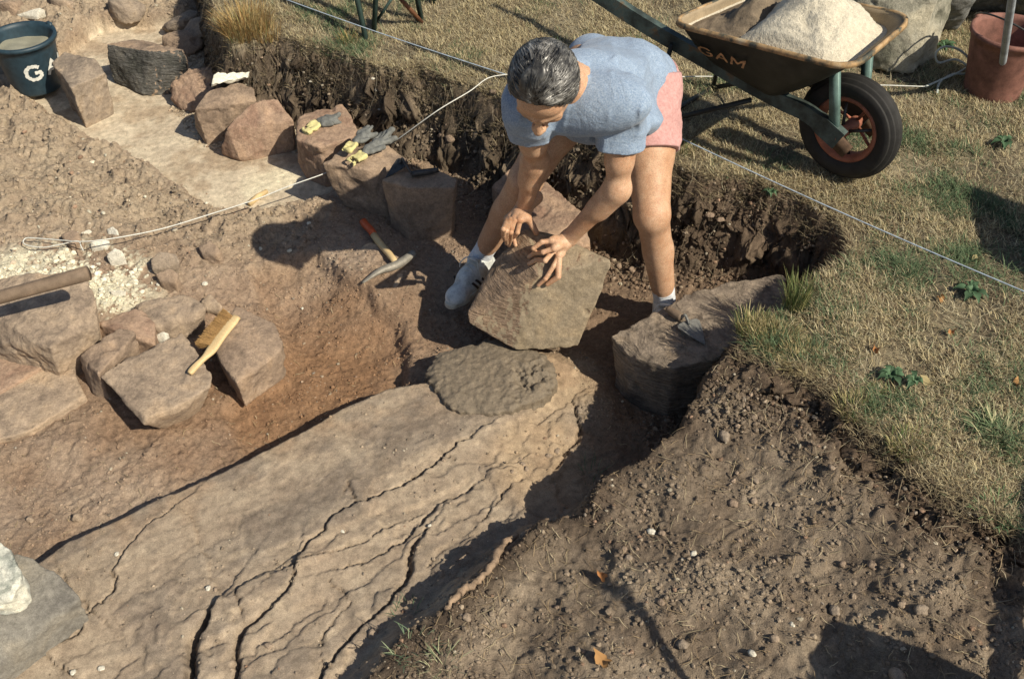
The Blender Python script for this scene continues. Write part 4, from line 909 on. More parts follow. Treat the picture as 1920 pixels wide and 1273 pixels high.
def skinmat():
    m, n, b = _new('skin'); f1 = _noise(n, 9, 5); f2 = _noise(n, 380, 3); f3 = _noise(n, 45, 5, rough=.7)
    c = _ramp(n, f1, [(.3, (.46, .265, .155)), (.7, (.62, .425, .285))]); c = _mul(n, c, _ramp(n, f2, [(.35, .72), (.65, 1.16)])); c = _mul(n, c, _ramp(n, f3, [(.3, (.88, .78, .72)), (.7, (1.08, 1.08, 1.08))]))
    n.links.new(c, b.inputs['Base Color']); b.inputs['Roughness'].default_value = .55; b.inputs['Specular IOR Level'].default_value = .35
    b.inputs['Subsurface Weight'].default_value = .12; b.inputs['Subsurface Radius'].default_value = (.01, .004, .002); b.inputs['Subsurface Scale'].default_value = .4
    _bump(n, b, [(f3, .3, .003), (f2, .4, .0008)], 1); return m
SK = skinmat()
person = empty('person', (.2, 2.7, -.06), 'man with short grey hair bending over the cut stone, blue T-shirt and pink shorts', 'person')
# head frame
hF = nrmz(V3(-.16, -.60, -.78)); hU = V3(-.12, -.78, .60); hU = nrmz(hU-hF*(hU@hF)); hS = np.cross(hU, hF)     # hS: his left
def H(s, u, f): return hc+hS*s+hU*u+hF*f
HX = (hS, hU, hF)
v = Vol((-.30, 2.10, -.06), (.66, 3.02, 1.22), .0042)
# torso
v.ell(pel, (.152, .102, .11), (latP, np.cross(latP, spine), spine), .04)
v.cap(pel+spine*.06, chest, .090, .098, .05, sq=(latS, 1.33)); v.cap(chest, neck-spine*.07, .098, .086, .05, sq=(latS, 1.4))
v.ell((shL+shR)/2-spine*.03, (.17, .085, .08), (latS, backd, spine), .04)
# buttocks
for hp, sg in ((hipL, 1), (hipR, -1)): v.ell(hp+V3(.01, .045, .01), (.08, .08, .085), None, .04)
torsoF = v.F.copy()
# neck and head
v.cap(neck-spine*.03, H(0, -.06, -.045), .055, .051, .03); v.cap(neck, H(0, -.045, .0), .047, .047, .03)
v.ell(H(0, .028, -.004), (.073, .090, .086), HX, .02); v.ell(H(0, -.035, .035), (.058, .075, .058), HX, .03)
v.ell(H(0, -.088, .055), (.030, .026, .030), HX, .03); v.ell(H(0, .035, .06), (.055, .035, .028), HX, .02)
for s in (-1, 1):
    v.cap(H(.012*s, .012, .092), H(.05*s, .012, .072), .011, .010, .010)            # brow
    v.ell(H(.032*s, -.030, .070), (.024, .018, .018), HX, .012)                       # cheek
    v.ell(H(.031*s, -.006, .094), (.019, .013, .014), HX, .008, 's')                  # socket
    v.ell(H(.031*s, -.006, .079), (.0125, .0115, .0125), HX, .002)                    # eyelid ball
    v.ell(H(.082*s, -.014, -.010), (.010, .032, .021), HX, .005); v.ell(H(.091*s, -.012, -.004), (.005, .019, .011), HX, .004, 's')
    v.cap(H(.052*s, -.055, .0), H(.03*s, -.085, .045), .022, .02, .02)                # jaw line
v.cap(H(0, .004, .094), H(0, -.034, .116), .008, .0125, .008); v.ell(H(0, -.036, .116), (.0125, .010, .011), HX, .006)
for s in (-1, 1): v.ell(H(.012*s, -.039, .108), (.009, .008, .010), HX, .005)
v.ell(H(0, -.060, .098), (.024, .0065, .011), HX, .005); v.ell(H(0, -.070, .095), (.020, .007, .011), HX, .005); v.cap(H(-.022, -.065, .100), H(.022, -.065, .100), .0028, .0028, .002, 's')
# legs
def leg(hp, kn, an, calfdir):
    th = nrmz(kn-hp); v.cap(hp, hp+(kn-hp)*.5, .092, .074, .03); v.cap(hp+(kn-hp)*.45, kn, .075, .056, .03)
    v.ell(kn+V3(0, -.014, .004), (.047, .044, .055), None, .025)
    sh = an-kn; d = nrmz(calfdir); v.cap(kn, an, .050, .033, .02); v.cap(kn+sh*.12+d*.022, kn+sh*.45+d*.020, .040, .041, .03); v.cap(kn+sh*.42+d*.018, kn+sh*.80, .040, .030, .03)
    v.cap(kn+sh*.1+V3(0, -.016, 0), an+V3(0, -.006, 0), .026, .018, .02)
leg(hipL, kneL, ankL, V3(.25, 1, 0)); leg(hipR, kneR, ankR, V3(.2, 1, .2))
legF = v.F.copy()
# arms
def arm(sh, el, wr, out):
    a = el-sh; v.ell(sh, (.058, .058, .06), None, .03); v.cap(sh, el, .047, .034, .02); v.cap(sh+a*.3+V3(0, -.01, 0), sh+a*.65+V3(0, -.01, 0), .041, .041, .02); v.ell(el, (.034, .034, .035), None, .015)
    f = wr-el; v.cap(el, wr, .036, .025, .02); v.cap(el+f*.08+nrmz(out)*.008, el+f*.40+nrmz(out)*.008, .035, .032, .025)
    v.ell(wr, (.029, .024, .026), None, .015)
arm(shL, elL, wrL, V3(1, 0, 0)); arm(shR, elR, wrR, V3(-1, 0, 0))
V, F = v.mesh()
# hands: fine volumes merged into the same body mesh
def hull_pt(px, py, off):
    p, n = on_hull('J', px, py, off); return np.array(p)
def hand(wr, knk, fingers, thumb, back):
    allp = [wr]+[q for f in fingers for q in f]+thumb; A = np.array(allp); hv = Vol(A.min(0)-.035, A.max(0)+.035, .0024)
    kc = np.mean(knk, 0); d = nrmz(kc-wr)
    for k in knk: hv.cap(wr*.85+k*.15, k, .0175, .0105, .014)
    hv.cap(wr-d*.05, wr+d*.02, .0262, .0225, .01)
    for a, b in zip(knk[:-1], knk[1:]): hv.cap(a-d*.012, b-d*.012, .0115, .0115, .008)
    for k, f in zip(knk, fingers):
        r = .0090
        q = [k]+f
        hv.ell(k+back*.002, (.0115, .0115, .0115), None, .006)
        for i in range(len(q)-1):
            hv.cap(q[i], q[i+1], r-.0009*i, r-.0009*(i+1), .0022)
            if i: hv.ell(q[i], (r-.0004*i,)*3, None, .0015)
    q = [wr*.6+thumb[0]*.4]+thumb; hv.cap(q[0], q[1], .0185, .0135, .014)
    for i in range(1, len(q)-1): hv.cap(q[i], q[i+1], .0125-.001*i, .0115-.001*i, .003)
    return hv.mesh()
hp = hull_pt
# his left hand (right in the picture) : the fingers fold over the top edge, two lie flat on the front face
kL = [np.array(P(1034, 452, .425)), np.array(P(1039, 466, .415)), hp(1045, 479, .040), hp(1051, 490, .032)]
fL = [[np.array(P(1016, 454, .425)), np.array(P(1000, 466, .405)), hp(1006, 478, .010)],
      [np.array(P(1018, 473, .405)), hp(1004, 482, .022), hp(996, 484, .012)],
      [np.array(P(1022, 489, .388)), hp(1007, 493, .018), hp(995, 497, .010)],
      [hp(1040, 506, .022), hp(1022, 519, .013), hp(1009, 532, .009)]]
tL = [np.array(P(1050, 462, .395)), hp(1040, 470, .012), hp(1028, 462, .010)]
h1 = hand(wrL, kL, fL, tL, V3(0, -.3, 1))
h1b = Vol(np.min([kL[3], hp(1026, 529, .01)], 0)-.04, np.max([kL[3], hp(1026, 529, .01)], 0)+.04, .0024); h1b.cap(kL[3], hp(1046, 514, .016), .0115, .0095, .004); h1b.cap(hp(1046, 514, .016), hp(1026, 530, .009), .0095, .0082, .003)
# his right hand (left in the picture): fingers over the rough left face, thumb on the top
kR = [np.array(P(975, 413, .425)), np.array(P(965, 410, .422)), np.array(P(957, 409, .412)), np.array(P(951, 411, .400))]
fR = [[hp(970, 436, .022), hp(969, 450, .014), hp(970, 462, .009)], [hp(958, 436, .024), hp(957, 450, .015), hp(958, 463, .009)], [hp(950, 433, .024), hp(949, 446, .015), hp(950, 457, .009)], [hp(944, 430, .022), hp(944, 441, .014), hp(946, 450, .009)]]
tR = [np.array(P(990, 410, .425)), np.array(P(999, 424, .40)), hp(1007, 440, .010)]
h2 = hand(wrR, kR, fR, tR, V3(0, -.3, 1))
Vs = [V]; Fs = [F]
for vv, ff in (h1, h1b.mesh(), h2):
    Fs.append(ff+sum(len(x) for x in Vs)); Vs.append(vv)
V = np.concatenate(Vs); F = np.concatenate(Fs)
# the shoe-covered and cloth-covered skin stays: one continuous body
body = obj('body', V, F, SK, person)
cs = body.modifiers.new('sm', 'SMOOTH'); cs.factor = .5; cs.iterations = 2
# ---- T-shirt
def fabric(name, c1, c2, sc=240, bump=.5):
    m, n, b = _new(name); f1 = _noise(n, sc, 3, rough=.8); f2 = _noise(n, 12, 4, 1.2); f3 = _noise(n, 60, 3)
    c = _ramp(n, f1, [(.34, c1), (.66, c2)]); c = _mul(n, c, _ramp(n, f3, [(.3, .9), (.7, 1.08)]))
    n.links.new(c, b.inputs['Base Color']); b.inputs['Roughness'].default_value = .95; b.inputs['Specular IOR Level'].default_value = .1; b.inputs['Sheen Weight'].default_value = .15
    _bump(n, b, [(f2, bump, .012), (f1, .3, .001)], 1); return m
SHM = fabric('heather_blue_cotton', (.175, .245, .365), (.335, .415, .51)); SOM = fabric('pink_cotton', (.46, .245, .23), (.55, .325, .30), 120, .5); SCK = fabric('white_sock_knit', (.52, .56, .62), (.72, .75, .78), 160, .6)
def wrinkle(X, dirs, s, amp, sc=14):
    """long folds across a direction"""
    d = np.array(dirs, dtype=np.float32); d /= np.linalg.norm(d); t = X@d; W = X-t[..., None]*d*.72
    a_ = vnoise(W*sc+s*1.7, s); b_ = vnoise(W*sc*2.1+s, s+3)
    return (np.abs(a_)*2.2-.6)*amp+(np.abs(b_)*1.6-.4)*amp*.5
def aligned(lo, hi):
    i0 = np.maximum(np.floor((np.array(lo)-v.lo)/v.h).astype(int), 0); i1 = np.minimum(np.ceil((np.array(hi)-v.lo)/v.h).astype(int), v.n-1); q = Vol(v.lo+i0*v.h, v.lo+i1*v.h-1e-6, v.h); q.i0 = i0; return q
def subF(F, q): return F[tuple(slice(q.i0[i], q.i0[i]+q.n[i]) for i in range(3))]
t = aligned((-.12, 2.15, .62), (.64, 3.0, 1.20))
t.ell(pel-spine*.01, (.176, .120, .135), (latP, np.cross(latP, spine), spine), .04)
t.cap(pel+spine*.05, chest, .112, .120, .05, sq=(latS, 1.38)); t.cap(chest, neck-spine*.08, .120, .098, .05, sq=(latS, 1.42))
t.ell((shL+shR)/2-spine*.02, (.180, .085, .082), (latS, backd, spine), .035); nd = nrmz(H(0, -.06, -.045)-neck); t.cap(neck-spine*.06, neck+nd*.045, .084, .068, .03)
# slack front of the shirt hanging down from the chest
t.ell(chest*.7+pel*.3-backd*.07+V3(0, 0, -.02), (.15, .07, .17), (latS, backd, spine), .05)
for sh, el, f in ((shL, elL, .50), (shR, elR, .42)):
    t.ell(sh, (.068, .068, .068), None, .025); t.cap(sh, sh+(el-sh)*f, .070, .066, .03)
X = t.pts(); near = np.abs(t.F) < .03; B = subF(torsoF, t)
Xn = X[near]; f = wrinkle(Xn, nrmz(shL-pel), 3, .0085, 10)+wrinkle(Xn, (.3, .2, 1), 8, .0055, 13)*sstep(2.75, 2.4, Xn[:, 1]); t.F[near] += f.astype(np.float32)
t.F = np.minimum(t.F, B-.009)
for sh, el, f in ((shL, elL, .50), (shR, elR, .42)): t.cap(sh, sh+(el-sh)*f, .062, .058, .008)
# neck opening, sleeve openings, waist
t.cap(neck+nd*.032, neck+nd*.14, .054, .060, .004, 's')
for sh, el, f in ((shL, elL, .50), (shR, elR, .42)):
    d = nrmz(el-sh); e = sh+(el-sh)*f; t.cap(e-d*.05, e+d*.03, .054, .058, .002, 's')
    n_ = d; q = X@n_.astype(np.float32)-float(e@n_); near_ = np.linalg.norm(X-e.astype(np.float32), axis=-1) < .11; t.F = np.where(near_, np.maximum(t.F, q), t.F)
wq = -(X@spine.astype(np.float32)-float((pel-spine*.115+V3(0, 0, 0))@spine)); t.F = np.maximum(t.F, wq.astype(np.float32))
V, F = t.mesh(); shirt = obj('t_shirt', V, F, SHM, person); m_ = shirt.modifiers.new('s', 'SMOOTH'); m_.iterations = 2
# stitched hems: a thin pinkish seam line above the sleeve cuff
SEAM = simple('pink_stitching', (.45, .27, .30), .9, 0, .1, 60, .1, .001)
def ringon(c, d, r, th, m, nm):
    d = Vector(d).normalized(); s = d.orthogonal().normalized(); u = d.cross(s); c = Vector(c)
    pts = []
    for k in range(37):
        a = 2*math.pi*k/36; o_ = c+(s*math.cos(a)+u*math.sin(a))*r; pts.append(o_)
    return obj(nm, *tube(pts, th, 5, False), m, person)
# ---- shorts
s = aligned((.04, 2.45, .45), (.62, 3.0, .98)); s.ell(pel-spine*.02, (.160, .115, .105), (latP, np.cross(latP, spine), spine), .04)
for hp_, kn, f in ((hipL, kneL, .50), (hipR, kneR, .42)):
    s.ell(hp_+V3(.01, .045, .01), (.092, .092, .096), None, .04); s.cap(hp_, hp_+(kn-hp_)*f, .106, .099, .03)
X = s.pts(); near = np.abs(s.F) < .03; s.F[near] += (wrinkle(X[near], (1, .3, .1), 5, .006, 14)).astype(np.float32)
LB = aligned((.04, 2.45, .45), (.62, 3.0, .98))
for hp_, kn in ((hipL, kneL), (hipR, kneR)):
    LB.ell(hp_+V3(.01, .045, .01), (.08, .08, .085), None, .04); LB.cap(hp_, hp_+(kn-hp_)*.5, .092, .074, .03); LB.cap(hp_+(kn-hp_)*.45, kn, .075, .056, .03)
LB.ell(pel-spine*.02, (.150, .108, .1), (latP, np.cross(latP, spine), spine), .04)
B = np.minimum(LB.F, np.where(X@spine.astype(np.float32)-float(pel@spine) < .0, subF(legF, s), 1)); s.F = np.where(X[..., 2] > .57, np.minimum(s.F, B-.009), s.F)
for hp_, kn, f in ((hipL, kneL, .50), (hipR, kneR, .42)):
    d = nrmz(kn-hp_); e = hp_+(kn-hp_)*f; s.cap(e-d*.03, e+d*.06, .078, .084, .002, 's'); q = X@d.astype(np.float32)-float(e@d); nr = np.linalg.norm(X-e.astype(np.float32), axis=-1) < .15; s.F = np.where(nr, np.maximum(s.F, q), s.F)
wq = X@spine.astype(np.float32)-float((pel-spine*.09)@spine); up2 = X@backd.astype(np.float32)-float(pel@backd); s.F = np.where(up2 > .02, np.maximum(s.F, wq), s.F).astype(np.float32)
V, F = s.mesh(); sh_ = obj('shorts', V, F, SOM, person); m_ = sh_.modifiers.new('s', 'SMOOTH'); m_.iterations = 2
# ---- socks
def sock(kn, an, h=.12):
    d = nrmz(kn-an); a = Vol(np.minimum(an, an+d*h)-.07, np.maximum(an, an+d*h)+.07, .0032); a.cap(an-d*.04, an+d*h, .0375, .0375, .01)
    X = a.pts(); q = X@d.astype(np.float32)-float((an+d*h)@d); a.F = a.F+(np.sin(q*520)*.0007).astype(np.float32)+(vnoise(X*30, 4)*.002).astype(np.float32); a.F = np.maximum(a.F, q); a.cap(an+d*(h-.012), an+d*(h+.02), .0325, .0335, .002, 's')
    return a.mesh()
V, F = sock(kneL, ankL); obj('sock', V, F, SCK, person); V, F = sock(kneR, ankR, .085); obj('sock', V, F, SCK, person)
# ---- shoes
LEA = simple('worn_white_leather', (.60, .62, .60), .55, 0, .25, 35, .3, .001, stops=[(.3, (.33, .35, .34)), (.5, (.60, .62, .60)), (.7, (.70, .71, .67))]); SOLE = simple('shoe_rubber', (.55, .54, .46), .7, 0, .3, 30, .2, .001); STP = simple('black_stripe', (.035, .03, .03), .5, 0, .2, 40, .1, .001); LACE = simple('lace_cotton', (.62, .62, .56), .9, 0, .2, 80, .2, .001)
def shoe(an, d, stripes=True):
    d = nrmz(V3(d[0], d[1], 0)); sd_ = V3(-d[1], d[0], 0); up_ = V3(0, 0, 1); z0 = an[2]-.095; c = V3(an[0], an[1], z0)+d*.055
    def S(a, b, h): return c+d*a+sd_*b+up_*h
    e = empty('shoe', tuple(c), None, None); e.parent = person; e.location = Vector(c)-WL[person.name]; WL[e.name] = Vector(c)
    a = Vol(c-.19, c+.19, .0034)
    a.cap(S(-.085, 0, .035), S(.02, 0, .038), .033, .040, .02); a.cap(S(.02, .0, .036), S(.105, .004, .022), .042, .033, .03); a.ell(S(.115, .004, .026), (.042, .038, .026), (d, sd_, up_), .02)
    a.cap(S(-.075, 0, .05), S(-.055, 0, .078), .031, .038, .02); a.cap(S(-.02, 0, .075), S(.05, .0, .055), .030, .028, .02)
    a.cap(S(-.056, 0, .088), S(-.05, 0, .14), .034, .04, .003, 's'); X = a.pts(); a.F = np.maximum(a.F, (float(z0)+.012-X[..., 2]).astype(np.float32)); a.F += (vnoise(X*40, 3)*.0012).astype(np.float32)
    V, F = a.mesh(); obj('upper', V, F, LEA, e)
    a = Vol(c-.19, c+.19, .0034); prof = [(-.092, .030), (-.05, .034), (0, .036), (.05, .043), (.10, .042), (.14, .026)]
    for (x0, r0), (x1, r1) in zip(prof[:-1], prof[1:]): a.cap(S(x0, .0, .011), S(x1, .002, .011), r0, r1, .01)
    X = a.pts(); a.F = np.maximum(a.F, np.abs(X[..., 2]-(z0+.011)).astype(np.float32)-.0125); V, F = a.mesh(); obj('sole', V, F, SOLE, e)
    if stripes:
        for sg in (1, -1):
            for k in range(3):
                x = -.005+k*.022; pts_ = []
                for q in range(7):
                    h_ = .026+q*.0062; bsd = .0425*math.cos(math.asin(min(.98, max(0, (h_-.036)/.043)))) if h_ > .036 else .0425; pts_.append(Vector(S(x+q*.004, sg*(bsd+.0052), h_)))
                Vq = []; Fq = []
                for i, p in enumerate(pts_):
                    for w0 in (-.0052, .0052): Vq.append(p+Vector(d)*w0)
                    if i: Fq.append([2*i-2, 2*i-1, 2*i+1, 2*i])
                o_ = obj('stripe', Vq, Fq, STP, e); mm = o_.modifiers.new('s', 'SOLIDIFY'); mm.thickness = .002; mm.offset = 0
    ls = []
    for k in range(6):
        x = .0+k*.014; h_ = .111-k*.0085; y_ = .019+.001*k; zz = (1, -1)[k % 2]*.004; ls.append(tube(spline([Vector(S(x-zz, -y_, h_-.008)), Vector(S(x, 0, h_+.0045)), Vector(S(x+zz, y_, h_-.008))], 4), .0024, 6))
    for sg in (-1, 1): ls.append(tube(spline([Vector(S(-.002, 0, .108)), Vector(S(.006, sg*.022, .116)), Vector(S(.022, sg*.038, .098)), Vector(S(.018, sg*.046, .07))], 5), .0023, 6))
    obj('laces', *merge(*ls), LACE, e)
    o_ = Vol(c-.19, c+.19, .0034); o_.bx(S(-.012, 0, .104), (.026, .02, .005), (nrmz(V3(d[0], d[1], .75)), sd_, nrmz(np.cross(nrmz(V3(d[0], d[1], .75)), sd_))), .004); V, F = o_.mesh(); obj('tongue', V, F, LEA, e)
    return e
shoe(ankR, np.array(P(850, 545, 0))-np.array(P(920, 478, 0))); shoe(ankL, V3(-.12, -1, 0))
# ---- hair: cap plus many locks
def hairmat():
    m, n, b = _new('grey_hair'); f1 = _noise(n, 34, 3, .5); f2 = _noise(n, 400, 2); c = _ramp(n, f1, [(.40, (.018, .017, .016)), (.58, (.07, .068, .063)), (.76, (.24, .235, .22))])
    at_ = n.nodes.new('ShaderNodeAttribute'); at_.attribute_name = 'Col'; c = _mul(n, c, at_.outputs['Color']); n.links.new(c, b.inputs['Base Color']); b.inputs['Roughness'].default_value = .38; b.inputs['Specular IOR Level'].default_value = .6; return m
HM = hairmat()
hv = Vol(hc-.17, hc+.17, .0034); hv.ell(H(0, .030, -.006), (.086, .102, .094), HX, .01); hv.ell(H(0, .0, -.045), (.068, .075, .05), HX, .03)

for s_ in (-1, 1): hv.ell(H(.088*s_, -.014, -.006), (.020, .036, .027), HX, .006, 's')
X = hv.pts(); Q_ = X-hc.astype(np.float32); qs = Q_@hS.astype(np.float32); qu = Q_@hU.astype(np.float32); qf = Q_@hF.astype(np.float32)
hline = np.maximum(qf-(.052+.35*(qu-.04)), 0*qf-1)                                   # forehead line
side_ = qf-(.030+.9*(qu+.02)); cut = np.maximum(hline, np.where(qu < .055, side_, -1))
lowc = -(qu+.055+.0*qf)*.8; wv = (vnoise(np.stack([qs*70+vnoise(Q_*18, 4)*2.5, qu*16, qf*16], -1), 7)*.006+vnoise(Q_*22, 9)*.006).astype(np.float32)
hv.F = np.maximum(np.maximum(hv.F+wv, cut.astype(np.float32)), lowc.astype(np.float32)); V, F = hv.mesh(); obj('hair_base', V, F, HM, person, col=np.ones((len(V), 3))*.8)
Vh = []; Fh = []; Ch = []
def scalp(th, ph, up_=1.0):
    # th around the head axis (0 = forehead), ph from crown
    return np.array([math.sin(ph)*math.sin(th)*.084*up_, math.cos(ph)*.101*up_+.030, math.sin(ph)*math.cos(th)*.102*up_-.016])
rr = random.Random(5); sw = (-.25, 2.1)
cnt = 0
while cnt < 2600:
    s_ = rr.uniform(-.085, .085); f_ = rr.uniform(-.105, .085); u_ = rr.uniform(-.06, .135)
    q = np.array([s_, u_-.030, f_+.006]); r = math.sqrt((q[0]/.084)**2+(q[1]/.100)**2+(q[2]/.092)**2)
    if r < .2: continue
    q = q/r; q0 = q.copy()
    L0 = rr.uniform(.035, .065); n = 5; pts = []; p = q*1.0; lift = rr.uniform(1.015, 1.075)
    if p[2]+.0-.006 > .045+.35*(p[1]+.03-.04): continue
    if p[1]+.03 < .055 and p[2]-.006 > .020+.9*(p[1]+.03+.02): continue
    if p[1]+.03 < -.045: continue
    if abs(p[0]) > .05 and ((p[1]+.03+.014)/.036)**2+((p[2]-.006+.006)/.028)**2 < 1.1: continue
    # combed back from a side parting: flow mostly backwards and down the sides
    part = -.02; flow = np.array([.35*np.sign(p[0]-part)+.25*math.sin(p[1]*60), -.55-.0*p[1], -.75 if p[1] > .0 else -.35])
    wob = rr.uniform(-.2, .2)+.9*float(vnoise(np.array([[q0[0]*30, q0[1]*18, q0[2]*18]]), 16)[0])
    for k in range(n):
        pos = H(p[0]*lift, p[1]*lift+.030, p[2]*lift-.006); pts.append(pos)
        nn_ = p/np.array([.084, .100, .092])**2; nn_ /= np.linalg.norm(nn_); g = flow+np.array([wob*math.sin(k*1.3+cnt), 0, 0]); g = g-nn_*(g@nn_); g /= (np.linalg.norm(g)+1e-6); p = p+g*L0/n; rr_n = math.sqrt((p[0]/.084)**2+(p[1]/.100)**2+(p[2]/.092)**2); p = p/rr_n; lift += .008*math.sin(k*1.0)
    b0 = len(Vh); cn = float(vnoise(np.array([[q0[0]*45, q0[1]*22, q0[2]*22]]), 6)[0]); sh_c = max(.25, (1.05+1.5*cn))*rr.choice([.55, .8, 1.0, 1.3, 1.9])
    for k, pp in enumerate(pts):
        tdir = pts[min(k+1, n-1)]-pts[max(k-1, 0)]; nn_ = nrmz(pp-H(0, .03, -.016)); sdn = np.cross(tdir, nn_); sdn = sdn/(np.linalg.norm(sdn)+1e-9); wdt = .0024*(1-(k/(n-1))**2*.85)
        Vh += [pp-sdn*wdt, pp+nn_*.0012, pp+sdn*wdt]; Ch += [[sh_c]*3]*3
        if k: a = b0+3*(k-1); Fh += [[a, a+1, a+4, a+3], [a+1, a+2, a+5, a+4]]
    cnt += 1
obj('hair', Vh, Fh, HM, person, col=np.array(Ch))
# eyebrows
eb = {-1: [], 1: []}
for s in (-1, 1):
    for k in range(40):
        x = .010+.042*k/40+rr.uniform(-.001, .001); b0 = Vector(H(x*s, .016+rr.uniform(-.002, .003), .100-.5*(x-.01)**1*.55)); e0 = b0+Vector(hS*s*.007+hU*.003); w0 = Vector(hU)*.0008; eb[s].append(([b0-w0, b0+w0, e0], [[0, 1, 2]]))
for s in (-1, 1): obj('eyebrow', *merge(*eb[s]), HM, person, col=np.ones((120, 3))*.8)
# ================================================================ GRASS AND DEBRIS
def tag2(o, l, c, g=None): tag(o, l, c, g); return o
def blades(base, L_, wd, lean, az, col, n_seg=2):
    """flat curved blades; arrays"""
    n = len(base); dx = np.cos(az); dy = np.sin(az); sx, sy = -dy, dx; V = []; C_ = []
    for k in range(n_seg+1):
        t = k/n_seg; out = L_*lean*t**1.6; hgt = L_*np.sqrt(np.clip(1-lean**2*.8, .05, 1))*t*(1-.25*lean*t); c = base+np.stack([dx*out, dy*out, hgt], -1); w_ = wd*(1-t)**.7 if k == n_seg else wd*(1-.35*t)
        if k < n_seg: V += [c-np.stack([sx*w_, sy*w_, 0*w_], -1), c+np.stack([sx*w_, sy*w_, 0*w_], -1)]
        else: V += [c]
    V = np.stack(V, 1); m = V.shape[1]; idx = np.arange(n)[:, None]*m
    tri = []
    for k in range(n_seg-1): tri += [[2*k, 2*k+1, 2*k+3], [2*k, 2*k+3, 2*k+2]]
    tri += [[2*n_seg-2, 2*n_seg-1, 2*n_seg]]; F = (idx[:, :, None]+np.array(tri)[None]).reshape(-1, 3); return V.reshape(-1, 3), F, np.repeat(col, m, 0)
GRM = attr_mat('grass_blade', .75, .25)
Tmask = (sT > -.012)
jj, iix = np.where(Tmask & (GX > -1.6) & (GX < 2.9) & (GY > 1.0) & (GY < 4.9)); 
N_B = 330000; k = rng.integers(0, len(jj), N_B*2); bx = GX[jj[k], iix[k]]; by = GY[jj[k], iix[k]]; bz = z[jj[k], iix[k]]
# keep what could be in the frame (with margin for side views)
dep = by*cP+(CAM_H-bz)*sP; uu = bx/dep*FPX; vv = (by*sP-(CAM_H-bz)*cP)/dep*FPX; keep = (np.abs(uu) < 1250) & (np.abs(vv) < 860)
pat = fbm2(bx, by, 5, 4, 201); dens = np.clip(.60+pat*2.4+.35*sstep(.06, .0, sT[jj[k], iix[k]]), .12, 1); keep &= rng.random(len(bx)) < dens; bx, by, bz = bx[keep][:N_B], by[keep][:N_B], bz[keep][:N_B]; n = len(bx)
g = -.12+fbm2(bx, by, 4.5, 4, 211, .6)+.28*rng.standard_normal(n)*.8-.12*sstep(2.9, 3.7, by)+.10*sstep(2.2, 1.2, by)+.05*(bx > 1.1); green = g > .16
straw = np.array([.56, .51, .355])*(.65+.6*rng.random((n, 1)))*np.array([1, .97, .9])**(rng.random((n, 1))*3); brn = np.array([.27, .205, .13])*(.6+.6*rng.random((n, 1))); gr = np.array([.14, .20, .10])*(.6+.7*rng.random((n, 1)))*np.array([1.0, 1.0, 1.05]); col = np.where(green[:, None], gr, np.where(rng.random((n, 1)) < .32, brn, straw))
L_ = (.014+.028*rng.random(n))*np.where(green, 1.05, 1.0)*(1+.5*(g > .4)); lean = np.clip(.55+.5*rng.random(n), 0, .98)
V, F, c = blades(np.stack([bx, by, bz-.002], -1), L_, .0007+.0008*rng.random(n), lean, rng.random(n)*6.283, col); o = obj('grass', V, F, GRM, loc=(0, 0, 0), smooth=False, col=c); tag(o, kind='stuff')
# flat straw litter on turf and scraps of straw on soil
def litter(n, mask, lmin, lmax, cols, name, wd=.0009, curl=.3):
    jj, ii_ = np.where(mask); k = rng.integers(0, len(jj), n); x, y, z0 = GX[jj[k], ii_[k]], GY[jj[k], ii_[k]], z[jj[k], ii_[k]]; L_ = lmin+(lmax-lmin)*rng.random(n)**2; a = rng.random(n)*6.283; m = 4; V = []
    for q in range(m+1):
        t = q/m-.5; aa = a+curl*rng.standard_normal(n)*t; px = x+np.cos(aa)*L_*t; py = y+np.sin(aa)*L_*t
        i = np.clip(np.searchsorted(gx, px), 1, len(gx)-1); j = np.clip(np.searchsorted(gy, py), 1, len(gy)-1); pz = z[j, i]*.5+z0*.5+.003+.006*rng.random(n); w_ = wd*(1-abs(t)); V += [np.stack([px-np.sin(aa)*w_, py+np.cos(aa)*w_, pz], -1), np.stack([px+np.sin(aa)*w_, py-np.cos(aa)*w_, pz], -1)]
    V = np.stack(V, 1); F = (np.arange(n)[:, None, None]*(2*m+2)+np.array([[2*q, 2*q+1, 2*q+3, 2*q+2] for q in range(m)])[None]).reshape(-1, 4); c = np.array(cols)[rng.integers(0, len(cols), n)]*(.6+.6*rng.random((n, 1))); o = obj(name, V.reshape(-1, 3), F, GRM, loc=(0, 0, 0), smooth=False, col=np.repeat(c, 2*m+2, 0)); tag(o, kind='stuff'); return o
vis = (GX > -2.3) & (GX < 2.6) & (GY > 1.0) & (GY < 5.0)
litter(22000, Tmask & vis, .02, .08, [(.50, .44, .29), (.40, .32, .2), (.25, .2, .13), (.56, .5, .35)], 'dry_straw')
litter(1500, (~Tmask) & (sB > 0) & vis, .012, .06, [(.40, .30, .18), (.22, .16, .1), (.5, .42, .27)], 'straw_scraps'); litter(1500, (~Tmask) & (sB < 0) & (sL < 0) & (sS < 0) & vis, .01, .04, [(.45, .35, .2), (.2, .14, .09), (.5, .42, .27)], 'plant_scraps')
litter(1500, (sT < 0) & (sT > -.22) & vis, .02, .10, [(.30, .24, .16), (.12, .09, .06), (.42, .36, .25)], 'root_scraps')
